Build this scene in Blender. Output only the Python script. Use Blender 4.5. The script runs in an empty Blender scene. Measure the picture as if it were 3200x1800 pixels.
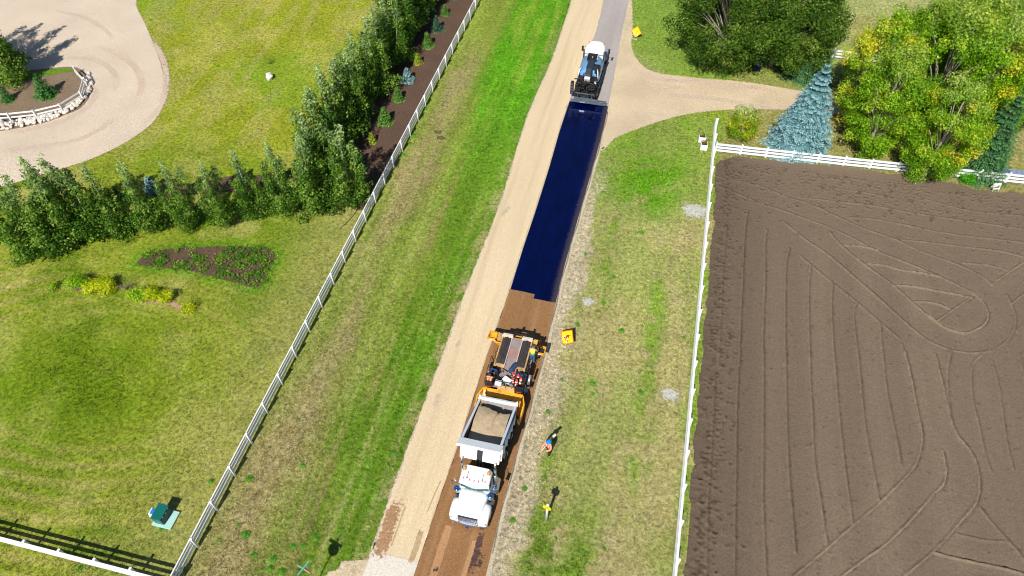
import bpy, bmesh, math, random
import numpy as np
from mathutils import Vector, Matrix
R = math.radians
# ------------------------------------------------------------------ camera, sky, sun, exposure
scene = bpy.context.scene
COL = scene.collection
cam_data = bpy.data.cameras.new('drone_camera')
cam_data.sensor_width = 36.0
cam_data.lens = 18.0 / math.tan(R(69.984) / 2)
cam_data.clip_end = 3000
cam = bpy.data.objects.new('drone_camera', cam_data)
COL.objects.link(cam)
cam.location = (0, 0, 44)
cam.rotation_euler = (R(90 - 49.814), 0, R(13.259))
scene.camera = cam

SUN_EL, SUN_AZ = 45.0, 6.0          # shadows fall along +Y and a little to +X
world = bpy.data.worlds.new('World')
scene.world = world
world.use_nodes = True
wn = world.node_tree
sky = wn.nodes.new('ShaderNodeTexSky')
sky.sky_type = 'NISHITA'
sky.sun_disc = False
sky.sun_elevation = R(SUN_EL)
sky.sun_rotation = R(180 + SUN_AZ)
sky.altitude = 600
sky.air_density = 1.0
sky.dust_density = 0.1
sky.ozone_density = 2.0
wn.nodes['Background'].inputs['Strength'].default_value = 0.072
wn.links.new(sky.outputs[0], wn.nodes['Background'].inputs[0])

sun_data = bpy.data.lights.new('sun', 'SUN')
sun_data.energy = 4.9
sun_data.angle = R(0.5)
sun_data.color = (1.0, 0.96, 0.89)
sun = bpy.data.objects.new('sun', sun_data)
COL.objects.link(sun)
sun.rotation_euler = Vector((math.sin(R(SUN_AZ)), math.cos(R(SUN_AZ)), -math.tan(R(SUN_EL)))).to_track_quat('-Z', 'Y').to_euler()

scene.view_settings.view_transform = 'Standard'
scene.view_settings.look = 'None'
scene.view_settings.exposure = 0.25
scene.view_settings.gamma = 1.0
scene.view_settings.use_curve_mapping = False
scene.cycles.filter_width = 1.1
scene.cycles.max_bounces = 6
scene.cycles.transparent_max_bounces = 6

# ------------------------------------------------------------------ helpers
def lin(r, g, b):
    f = lambda c: ((c / 255 + 0.055) / 1.055) ** 2.4 if c > 10 else c / 255 / 12.92
    return (f(r), f(g), f(b))

def node(nt, kind, **kw):
    n = nt.nodes.new(kind)
    for k_, v in kw.items():
        if k_ in n.inputs: n.inputs[k_].default_value = v
        else: setattr(n, k_, v)
    return n

MATS = {}
def mat(name, rgb, rough=0.6, metal=0.0, vary=0.12, scale=3.0, bump=0.0, coat=0.0, spec=0.5, dirt=None, dirt_amt=0.0):
    """plain procedural surface with a little tonal variation, optional dirt and fine relief"""
    if name in MATS: return MATS[name]
    m = bpy.data.materials.new(name); m.use_nodes = True
    nt = m.node_tree; p = nt.nodes['Principled BSDF']
    p.inputs['Roughness'].default_value = rough
    p.inputs['Metallic'].default_value = metal
    p.inputs['Coat Weight'].default_value = coat
    p.inputs['Specular IOR Level'].default_value = spec
    tc = node(nt, 'ShaderNodeTexCoord')
    nz = node(nt, 'ShaderNodeTexNoise', Scale=scale, Detail=5.0)
    nt.links.new(tc.outputs['Object'], nz.inputs['Vector'])
    rp = node(nt, 'ShaderNodeValToRGB')
    lo = tuple(max(0, c * (1 - vary)) for c in rgb); hi = tuple(min(1, c * (1 + vary)) for c in rgb)
    rp.color_ramp.elements[0].position = 0.3; rp.color_ramp.elements[0].color = (*lo, 1)
    rp.color_ramp.elements[1].position = 0.7; rp.color_ramp.elements[1].color = (*hi, 1)
    nt.links.new(nz.outputs['Fac'], rp.inputs['Fac'])
    out = rp.outputs['Color']
    if dirt:
        n2 = node(nt, 'ShaderNodeTexNoise', Scale=scale * 0.6, Detail=8.0, Roughness=0.7)
        nt.links.new(tc.outputs['Object'], n2.inputs['Vector'])
        r2 = node(nt, 'ShaderNodeValToRGB')
        r2.color_ramp.elements[0].position = 0.62 - dirt_amt * 0.3; r2.color_ramp.elements[1].position = 0.8 - dirt_amt * 0.3
        nt.links.new(n2.outputs['Fac'], r2.inputs['Fac'])
        mx = node(nt, 'ShaderNodeMixRGB'); mx.inputs[2].default_value = (*dirt, 1)
        nt.links.new(r2.outputs['Color'], mx.inputs[0]); nt.links.new(out, mx.inputs[1]); out = mx.outputs[0]
    nt.links.new(out, p.inputs['Base Color'])
    if bump:
        b = node(nt, 'ShaderNodeBump', Strength=bump, Distance=0.02)
        n3 = node(nt, 'ShaderNodeTexNoise', Scale=scale * 6, Detail=4.0)
        nt.links.new(tc.outputs['Object'], n3.inputs['Vector'])
        nt.links.new(n3.outputs['Fac'], b.inputs['Height']); nt.links.new(b.outputs[0], p.inputs['Normal'])
    MATS[name] = m
    return m

def setp(o, label=None, cat=None, group=None, kind=None):
    if label: o['label'] = label
    if cat: o['category'] = cat
    if group: o['group'] = group
    if kind: o['kind'] = kind
    return o

def link_mesh(name, me, parent=None, loc=(0, 0, 0), rot=(0, 0, 0)):
    o = bpy.data.objects.new(name, me); COL.objects.link(o)
    o.location = loc; o.rotation_euler = rot
    if parent: o.parent = parent
    return o

def empty(name, loc, label, cat, group=None, rot=(0, 0, 0)):
    o = bpy.data.objects.new(name, None); COL.objects.link(o)
    o.location = loc; o.rotation_euler = rot; o.empty_display_size = 0.3
    return setp(o, label, cat, group)

def copy_tree(o, parent=None):
    c = o.copy(); COL.objects.link(c); c.parent = parent
    for ch in list(o.children): copy_tree(ch, c)
    return c

class MB:
    """collects shapes, builds ONE mesh object"""
    def __init__(s): s.v = []; s.f = []; s.sm = []
    def add(s, vs, fs, smooth=False):
        n = len(s.v); s.v += [tuple(p) for p in vs]
        s.f += [tuple(i + n for i in f) for f in fs]; s.sm += [smooth] * len(fs)
        return s
    def box(s, c, d, rot=None, taper=(1, 1)):
        hx, hy, hz = d[0] / 2, d[1] / 2, d[2] / 2
        vs = [Vector((x * (taper[0] if z > 0 else 1), y * (taper[1] if z > 0 else 1), z)) for z in (-hz, hz) for x, y in ((-hx, -hy),(hx, -hy),(hx, hy),(-hx, hy))]
        if rot is not None:
            M = rot if isinstance(rot, Matrix) else Matrix.Rotation(rot[0], 3, 'X') if len(rot) == 1 else (Matrix.Rotation(rot[2], 3, 'Z') @ Matrix.Rotation(rot[1], 3, 'Y') @ Matrix.Rotation(rot[0], 3, 'X'))
            vs = [M @ v for v in vs]
        C = Vector(c)
        return s.add([v + C for v in vs], [(3, 2, 1, 0),(4, 5, 6, 7),(0, 1, 5, 4),(1, 2, 6, 5),(2, 3, 7, 6),(3, 0, 4, 7)])
    def tube(s, pts, r, n=8, cap=True):
        """polyline tube, r a number or one per point"""
        pts = [Vector(p) for p in pts]; rs = r if isinstance(r, (list, tuple)) else [r] * len(pts)
        vs = []; up = None
        for i, p in enumerate(pts):
            t = (pts[min(i + 1, len(pts) - 1)] - pts[max(i - 1, 0)]).normalized()
            a = t.orthogonal().normalized() if up is None else (up - t * up.dot(t)).normalized()
            up = a; b = t.cross(a)
            vs += [p + (a * math.cos(2 * math.pi * j / n) + b * math.sin(2 * math.pi * j / n)) * rs[i] for j in range(n)]
        fs = [(i * n + j, i * n + (j + 1) % n, (i + 1) * n + (j + 1) % n, (i + 1) * n + j) for i in range(len(pts) - 1) for j in range(n)]
        s.add(vs, fs, True)
        if cap:
            k_ = len(s.v) - len(vs)
            s.f.append(tuple(k_ + j for j in reversed(range(n)))); s.sm.append(False)
            s.f.append(tuple(k_ + (len(pts) - 1) * n + j for j in range(n))); s.sm.append(False)
        return s
    def prism(s, poly, axis, a, b):
        """polygon (list of 2-tuples) extruded along an axis from a to b"""
        def mk(p, t): return {'x': (t, p[0], p[1]), 'y': (p[0], t, p[1]), 'z': (p[0], p[1], t)}[axis]
        n = len(poly)
        vs = [mk(p, a) for p in poly] + [mk(p, b) for p in poly]
        return s.add(vs, [tuple(reversed(range(n))), tuple(range(n, 2 * n))] + [(i, (i + 1) % n, n + (i + 1) % n, n + i) for i in range(n)])
    def loft(s, rings, smooth=True, cap=True):
        n = len(rings[0]); vs = [p for r_ in rings for p in r_]
        fs = [(i * n + j, i * n + (j + 1) % n, (i + 1) * n + (j + 1) % n, (i + 1) * n + j) for i in range(len(rings) - 1) for j in range(n)]
        s.add(vs, fs, smooth)
        if cap:
            k_ = len(s.v) - len(vs)
            s.f.append(tuple(k_ + j for j in reversed(range(n)))); s.sm.append(False)
            s.f.append(tuple(k_ + (len(rings) - 1) * n + j for j in range(n))); s.sm.append(False)
        return s
    def ball(s, c, r, n=8, m=6):
        rx, ry, rz = r if isinstance(r, (tuple, list)) else (r, r, r)
        rings = [[(c[0] + rx * math.sin(math.pi * (i + .02) / (m + .04)) * math.cos(2 * math.pi * j / n), c[1] + ry * math.sin(math.pi * (i + .02) / (m + .04)) * math.sin(2 * math.pi * j / n), c[2] - rz * math.cos(math.pi * (i + .02) / (m + .04))) for j in range(n)] for i in range(m + 1)]
        return s.loft(rings)
    def mesh(s, name, m, bevel=0):
        me = bpy.data.meshes.new(name); me.from_pydata(s.v, [], s.f)
        me.polygons.foreach_set('use_smooth', s.sm)
        bm = bmesh.new(); bm.from_mesh(me); bmesh.ops.recalc_face_normals(bm, faces=bm.faces)
        if bevel:
            es = [e for e in bm.edges if len(e.link_faces) == 2 and e.calc_face_angle(0) > 0.6]
            bmesh.ops.bevel(bm, geom=es, offset=bevel, segments=2, profile=0.6, affect='EDGES', clamp_overlap=True)
        bm.to_mesh(me); bm.free()
        me.materials.append(m); return me
    def build(s, name, m, parent=None, loc=(0, 0, 0), rot=(0, 0, 0), bevel=0):
        return link_mesh(name, s.mesh(name, m, bevel), parent, loc, rot)

# ---- smooth value noise for the paint layers
def vnoise(x, y, seed=0):
    xi = np.floor(x).astype(np.int64); yi = np.floor(y).astype(np.int64)
    fx = x - xi; fy = y - yi; fx = fx * fx * (3 - 2 * fx); fy = fy * fy * (3 - 2 * fy)
    def h(a, b):
        n = (a * 374761393 + b * 668265263 + seed * 982451653) & 0x7fffffff
        n = ((n ^ (n >> 13)) * 1274126177) & 0x7fffffff
        return ((n ^ (n >> 16)) & 0xffff) / 65535.0
    return (h(xi, yi) * (1 - fx) + h(xi + 1, yi) * fx) * (1 - fy) + (h(xi, yi + 1) * (1 - fx) + h(xi + 1, yi + 1) * fx) * fy
def fbm(x, y, seed=0, oct=4):
    s = 0; a = 0.5; t = 0
    for i in range(oct):
        s = s + a * vnoise(x * 2 ** i, y * 2 ** i, seed + i * 17); t += a; a *= 0.55
    return s / t
def sst(a, b, x):
    t = np.clip((x - a) / (b - a), 0, 1); return t * t * (3 - 2 * t)
def inside(poly, x, y):
    r = np.zeros(x.shape, bool); n = len(poly)
    for i in range(n):
        x0, y0 = poly[i]; x1, y1 = poly[(i + 1) % n]
        if y0 == y1: continue
        c = ((y0 > y) != (y1 > y)) & (x < (x1 - x0) * (y - y0) / (y1 - y0) + x0)
        r ^= c
    return r
def dist_line(pts, x, y):
    d = np.full(x.shape, 1e9)
    for (x0, y0),(x1, y1) in zip(pts[:-1], pts[1:]):
        dx, dy = x1 - x0, y1 - y0; L = dx * dx + dy * dy + 1e-9
        t = np.clip(((x - x0) * dx + (y - y0) * dy) / L, 0, 1)
        d = np.minimum(d, np.hypot(x - x0 - t * dx, y - y0 - t * dy))
    return d
def spline(pts, step=0.6, closed=False):
    P = [Vector((p[0], p[1])) for p in pts]; n = len(P); out = []
    rng = range(n if closed else n - 1)
    g = (lambda i: P[i % n]) if closed else (lambda i: P[max(0, min(n - 1, i))])
    for i in rng:
        a, b, c, d = g(i - 1), g(i), g(i + 1), g(i + 2)
        m = max(1, int((c - b).length / step))
        for j in range(m):
            t = j / m
            q = 0.5 * ((2 * b) + (c - a) * t + (2 * a - 5 * b + 4 * c - d) * t * t + (3 * b - a - 3 * c + d) * t ** 3)
            out.append((q.x, q.y))
    if not closed: out.append(tuple(P[-1]))
    return out

def color_attr(me, cols, name='Col'):
    a = me.attributes.new(name, 'FLOAT_COLOR', 'POINT')
    c = np.ones((len(me.vertices), 4), np.float32); c[:, :cols.shape[1]] = cols
    a.data.foreach_set('color', c.ravel())

def grid_mesh(name, xs, ys, Z, keep=None):
    nx, ny = len(xs), len(ys)
    X, Y = np.meshgrid(xs, ys)
    v = np.stack([X, Y, Z], -1).reshape(-1, 3)
    i = np.arange(nx * ny).reshape(ny, nx)
    q = np.stack([i[:-1, :-1], i[:-1, 1:], i[1:, 1:], i[1:, :-1]], -1).reshape(-1, 4)
    if keep is not None:
        q = q[keep.reshape(-1)]
        used = np.unique(q); remap = np.full(nx * ny, -1); remap[used] = np.arange(len(used)); q = remap[q]; v = v[used]
    else: used = None
    me = bpy.data.meshes.new(name)
    me.vertices.add(len(v)); me.vertices.foreach_set('co', v.astype(np.float32).ravel())
    me.loops.add(q.size); me.loops.foreach_set('vertex_index', q.astype(np.int32).ravel())
    me.polygons.add(len(q)); me.polygons.foreach_set('loop_start', np.arange(0, q.size, 4, dtype=np.int32))
    me.polygons.foreach_set('use_smooth', np.ones(len(q), bool))
    me.update(); me.validate()
    return me, used
# ------------------------------------------------------------------ ground materials
def grass_mat():
    m = bpy.data.materials.new('grass'); m.use_nodes = True; nt = m.node_tree; p = nt.nodes['Principled BSDF']
    p.inputs['Roughness'].default_value = 0.85; p.inputs['Specular IOR Level'].default_value = 0.15
    at = node(nt, 'ShaderNodeAttribute'); at.attribute_name = 'Col'
    tc = node(nt, 'ShaderNodeTexCoord')
    n1 = node(nt, 'ShaderNodeTexNoise', Scale=3.4, Detail=9.0, Roughness=0.82)
    n2 = node(nt, 'ShaderNodeTexNoise', Scale=1.1, Detail=6.0, Roughness=0.65)
    n3 = node(nt, 'ShaderNodeTexNoise', Scale=7.5, Detail=6.0, Roughness=0.7)
    for n in (n1, n2, n3): nt.links.new(tc.outputs['Object'], n.inputs['Vector'])
    r1 = node(nt, 'ShaderNodeValToRGB'); e = r1.color_ramp.elements
    e[0].position = 0.38; e[0].color = (0.30, 0.34, 0.28, 1); e[1].position = 0.63; e[1].color = (1.55, 1.5, 1.4, 1)
    q = e.new(0.5); q.color = (0.95, 0.97, 0.93, 1)
    nt.links.new(n1.outputs['Fac'], r1.inputs['Fac'])
    mul = node(nt, 'ShaderNodeMixRGB', blend_type='MULTIPLY'); mul.inputs[0].default_value = 1
    nt.links.new(at.outputs['Color'], mul.inputs[1]); nt.links.new(r1.outputs['Color'], mul.inputs[2])
    # straw showing through where alpha (dryness) is high
    r3 = node(nt, 'ShaderNodeMath', operation='ADD'); nt.links.new(n3.outputs['Fac'], r3.inputs[0]); nt.links.new(at.outputs['Alpha'], r3.inputs[1])
    r3b = node(nt, 'ShaderNodeMapRange'); r3b.inputs['From Min'].default_value = 0.78; r3b.inputs['From Max'].default_value = 1.12
    nt.links.new(r3.outputs[0], r3b.inputs['Value'])
    straw = node(nt, 'ShaderNodeValToRGB'); straw.color_ramp.elements[0].color = (*lin(150, 128, 84), 1); straw.color_ramp.elements[1].color = (*lin(196, 182, 138), 1)
    straw.color_ramp.elements[0].position = 0.35; straw.color_ramp.elements[1].position = 0.65
    nt.links.new(n2.outputs['Fac'], straw.inputs['Fac'])
    sm = node(nt, 'ShaderNodeMixRGB', blend_type='MULTIPLY'); sm.inputs[0].default_value = 0.75
    nt.links.new(straw.outputs[0], sm.inputs[1]); nt.links.new(r1.outputs[0], sm.inputs[2])
    mx = node(nt, 'ShaderNodeMixRGB'); nt.links.new(r3b.outputs[0], mx.inputs[0]); nt.links.new(mul.outputs[0], mx.inputs[1]); nt.links.new(sm.outputs[0], mx.inputs[2])
    nt.links.new(mx.outputs[0], p.inputs['Base Color'])
    b = node(nt, 'ShaderNodeBump', Strength=0.9, Distance=0.09)
    nt.links.new(n1.outputs['Fac'], b.inputs['Height']); nt.links.new(b.outputs[0], p.inputs['Normal'])
    return m
GRASS = grass_mat()

def surf(name, ramp, scale=12.0, tone=0.12, tone_scale=0.35, stretch=1.0, rough=0.9, bump=0.5, bdist=0.03, alpha=False, spec=0.2, aw=0.6, streak=0.0, streak_rgb=(0, 0, 0), streak_sc=1.6):
    """granular ground: fine ramp, broad tone drift, optional lengthwise streaks, optional ragged border"""
    m = bpy.data.materials.new(name); m.use_nodes = True; nt = m.node_tree; p = nt.nodes['Principled BSDF']
    p.inputs['Roughness'].default_value = rough; p.inputs['Specular IOR Level'].default_value = spec
    tc = node(nt, 'ShaderNodeTexCoord')
    mp = node(nt, 'ShaderNodeMapping'); mp.inputs['Scale'].default_value = (1, 1 / stretch, 1); nt.links.new(tc.outputs['Object'], mp.inputs['Vector'])
    n1 = node(nt, 'ShaderNodeTexNoise', Scale=scale, Detail=7.0, Roughness=0.75); nt.links.new(tc.outputs['Object'], n1.inputs['Vector'])
    n2 = node(nt, 'ShaderNodeTexNoise', Scale=tone_scale, Detail=5.0, Roughness=0.6); nt.links.new(mp.outputs[0], n2.inputs['Vector'])
    rp = node(nt, 'ShaderNodeValToRGB'); e = rp.color_ramp.elements
    n = len(ramp)
    e[0].position = 0.34; e[0].color = (*ramp[0], 1); e[1].position = 0.68; e[1].color = (*ramp[-1], 1)
    for i in range(1, n - 1): q = e.new(0.34 + 0.34 * i / (n - 1)); q.color = (*ramp[i], 1)
    nt.links.new(n1.outputs['Fac'], rp.inputs['Fac'])
    mr = node(nt, 'ShaderNodeMapRange'); mr.inputs['From Min'].default_value = 0.3; mr.inputs['From Max'].default_value = 0.7
    mr.inputs['To Min'].default_value = 1 - tone; mr.inputs['To Max'].default_value = 1 + tone; nt.links.new(n2.outputs['Fac'], mr.inputs['Value'])
    mul = node(nt, 'ShaderNodeMixRGB', blend_type='MULTIPLY'); mul.inputs[0].default_value = 1
    nt.links.new(rp.outputs[0], mul.inputs[1]); nt.links.new(mr.outputs[0], mul.inputs[2]); out = mul.outputs[0]
    if streak:
        m2 = node(nt, 'ShaderNodeMapping'); m2.inputs['Scale'].default_value = (1, 0.03, 1); nt.links.new(tc.outputs['Object'], m2.inputs['Vector'])
        n4 = node(nt, 'ShaderNodeTexNoise', Scale=streak_sc, Detail=6.0, Roughness=0.6); nt.links.new(m2.outputs[0], n4.inputs['Vector'])
        r4 = node(nt, 'ShaderNodeMapRange'); r4.inputs['From Min'].default_value = 0.5; r4.inputs['From Max'].default_value = 0.72; r4.inputs['To Max'].default_value = streak
        nt.links.new(n4.outputs['Fac'], r4.inputs['Value'])
        mx = node(nt, 'ShaderNodeMixRGB'); mx.inputs[2].default_value = (*streak_rgb, 1)
        nt.links.new(r4.outputs[0], mx.inputs[0]); nt.links.new(out, mx.inputs[1]); out = mx.outputs[0]
    nt.links.new(out, p.inputs['Base Color'])
    if bump:
        b = node(nt, 'ShaderNodeBump', Strength=bump, Distance=bdist)
        nt.links.new(n1.outputs['Fac'], b.inputs['Height']); nt.links.new(b.outputs[0], p.inputs['Normal'])
    if alpha:
        at = node(nt, 'ShaderNodeAttribute'); at.attribute_name = 'Col'
        sp = node(nt, 'ShaderNodeSeparateColor'); nt.links.new(at.outputs['Color'], sp.inputs[0])
        n5 = node(nt, 'ShaderNodeTexNoise', Scale=3.5, Detail=8.0, Roughness=0.75); nt.links.new(tc.outputs['Object'], n5.inputs['Vector'])
        a1 = node(nt, 'ShaderNodeMath', operation='MULTIPLY_ADD'); a1.inputs[1].default_value = aw * 2.2; nt.links.new(n5.outputs['Fac'], a1.inputs[0]); nt.links.new(sp.outputs[0], a1.inputs[2])
        a2 = node(nt, 'ShaderNodeMapRange'); a2.inputs['From Min'].default_value = 0.46 + aw * 1.1; a2.inputs['From Max'].default_value = 0.58 + aw * 1.1
        nt.links.new(a1.outputs[0], a2.inputs['Value']); nt.links.new(a2.outputs[0], p.inputs['Alpha'])
    return m

def patch(name, outline, z, m, feather=0.5, closed_spline=True, step=0.6, kind='structure', parent=None):
    """sheet with a ragged border: attribute runs 1 inside to 0 at the rim"""
    P = spline(outline, step, True) if closed_spline else outline
    n = len(P); A = sum(P[i][0] * P[(i + 1) % n][1] - P[(i + 1) % n][0] * P[i][1] for i in range(n))
    if A < 0: P = P[::-1]
    rim = []; inn = []
    for i in range(n):
        a, b, c = Vector(P[i - 1]), Vector(P[i]), Vector(P[(i + 1) % n])
        d = (c - a).normalized(); nn = Vector((d.y, -d.x))
        rim.append(b + nn * feather); inn.append(b - nn * feather)
    vs = [(v.x, v.y, z) for v in inn] + [(v.x, v.y, z) for v in rim]
    me = bpy.data.meshes.new(name)
    from mathutils.geometry import tessellate_polygon
    tris = [tuple(t) for t in tessellate_polygon([[Vector((v.x, v.y, 0)) for v in inn]])]
    me.from_pydata(vs, [], tris + [(i, n + i, n + (i + 1) % n, (i + 1) % n) for i in range(n)])
    bm = bmesh.new(); bm.from_mesh(me)
    for f in bm.faces:
        if f.normal.z < 0: f.normal_flip()
    bm.to_mesh(me); bm.free()
    c = np.zeros((2 * n, 3), np.float32); c[:n] = 1; color_attr(me, c)
    me.materials.append(m)
    o = link_mesh(name, me, parent)
    if kind: o['kind'] = kind
    return o

def ribbon(name, path, width, z, m, step=0.5):
    """narrow mark along a path: attribute 1 on its middle line, 0 at both sides and ends"""
    P = [Vector(p) for p in spline(path, step)]; n = len(P); vs = []; cs = []
    for i, p in enumerate(P):
        d = (P[min(i + 1, n - 1)] - P[max(i - 1, 0)]).normalized(); nn = Vector((-d.y, d.x)) * width * 0.5
        e = min(1.0, min(i, n - 1 - i) / max(1.0, n * 0.15)) if n > 2 else 1.0
        for u, c in ((-1, 0),(-.45, .85),(.45, .85),(1, 0)):
            q = p + nn * u; vs.append((q.x, q.y, z)); cs.append((c * e, 0, 0))
    me = bpy.data.meshes.new(name); me.from_pydata(vs, [], [(4 * i + j, 4 * i + 4 + j, 4 * i + 5 + j, 4 * i + 1 + j)[::-1] for i in range(n - 1) for j in range(3)])
    color_attr(me, np.array(cs, np.float32)); me.materials.append(m)
    return setp(link_mesh(name, me), kind='structure')

# ------------------------------------------------------------------ outlines surveyed on the ground (metres)
ROAD_L = [(-12.03, 10.6),(-11.99, 13.32),(-11.95, 14.42),(-11.97, 15.73),(-12.02, 17.3),(-12.0, 19.55),(-12.02, 21.05),(-11.96, 25.26),(-11.89, 29.81),(-11.97, 31.72),(-11.84, 38.84),(-11.71, 41.49),(-11.68, 45.89),(-12.06, 57.15),(-12.01, 60.64),(-11.74, 64.93),(-11.61, 69.26),(-11.69, 73.78),(-11.78, 81.1),(-12.0, 91.71)]
LANE_M = [(-9.12, 11.29),(-9.07, 13.31),(-9.03, 15.17),(-9.01, 17.06),(-8.97, 19.24),(-8.87, 21.79),(-8.86, 23.67),(-8.84, 26.95),(-8.81, 29.33),(-8.75, 32.38),(-8.67, 35.1),(-8.66, 36.62),(-8.67, 40.69),(-8.59, 44.76),(-8.57, 48.33),(-8.57, 51.19),(-8.65, 56.57),(-8.59, 60.52),(-8.54, 62.35),(-8.27, 67.5),(-8.09, 72.68),(-7.96, 74.79),(-8.22, 81.94),(-8.63, 92.5)]
ROAD_R = [(-4.97, 12.27),(-4.91, 14.23),(-4.97, 16.57),(-5.01, 18.98),(-4.94, 22.05),(-4.87, 24.44),(-4.8, 27.9),(-4.81, 29.72),(-4.84, 33.27),(-4.87, 35.67),(-4.92, 39.21),(-4.83, 43.11),(-4.73, 47.31),(-4.66, 50.35),(-4.56, 54.72),(-4.54, 59.19),(-4.67, 63.26),(-4.89, 69.46),(-5.14, 75.19),(-5.28, 82.63),(-5.42, 93.25)]
def xat(poly, y):
    p = sorted((q[1], q[0]) for q in poly)
    return np.interp(y, [a for a, b in p], [b for a, b in p])
def smooth_edge(poly):
    p = sorted((q[1], q[0]) for q in poly); ys = np.arange(p[0][0], p[-1][0], 0.5)
    xs = np.interp(ys, [a for a, b in p], [b for a, b in p])
    k_ = np.ones(5) / 5; xs2 = np.convolve(np.pad(xs, 2, mode='edge'), k_, 'valid')
    return list(zip(xs2, ys))
ROAD_L, LANE_M, ROAD_R = smooth_edge(ROAD_L), smooth_edge(LANE_M), smooth_edge(ROAD_R)

FENCE_X = -22.33
FIELD = [(5.96, 54.11),(6.59, 55.59),(8.0, 56.3),(10.17, 56.62),(13.73, 56.81),(17.26, 57.14),(21.15, 57.24),(25.21, 57.21),(26.86, 57.16),(28.66, 56.8),(30.48, 56.71),(32.99, 57.17),(38.3, 57.58)] + [(40, 12),(6.4, 12),(6.4, 30),(6.45, 50)]

BED = [(-38.8, 31.74),(-38.69, 32.67),(-37.14, 33.72),(-34.86, 34.49),(-31.69, 35.3),(-28.98, 35.76),(-28.25, 35.24),(-27.99, 34.4),(-28.16, 33.48),(-27.75, 32.27),(-28.17, 31.54),(-29.85, 31.67),(-31.64, 31.79),(-34.38, 32.01),(-36.88, 31.75),(-38.17, 31.67)]
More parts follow.
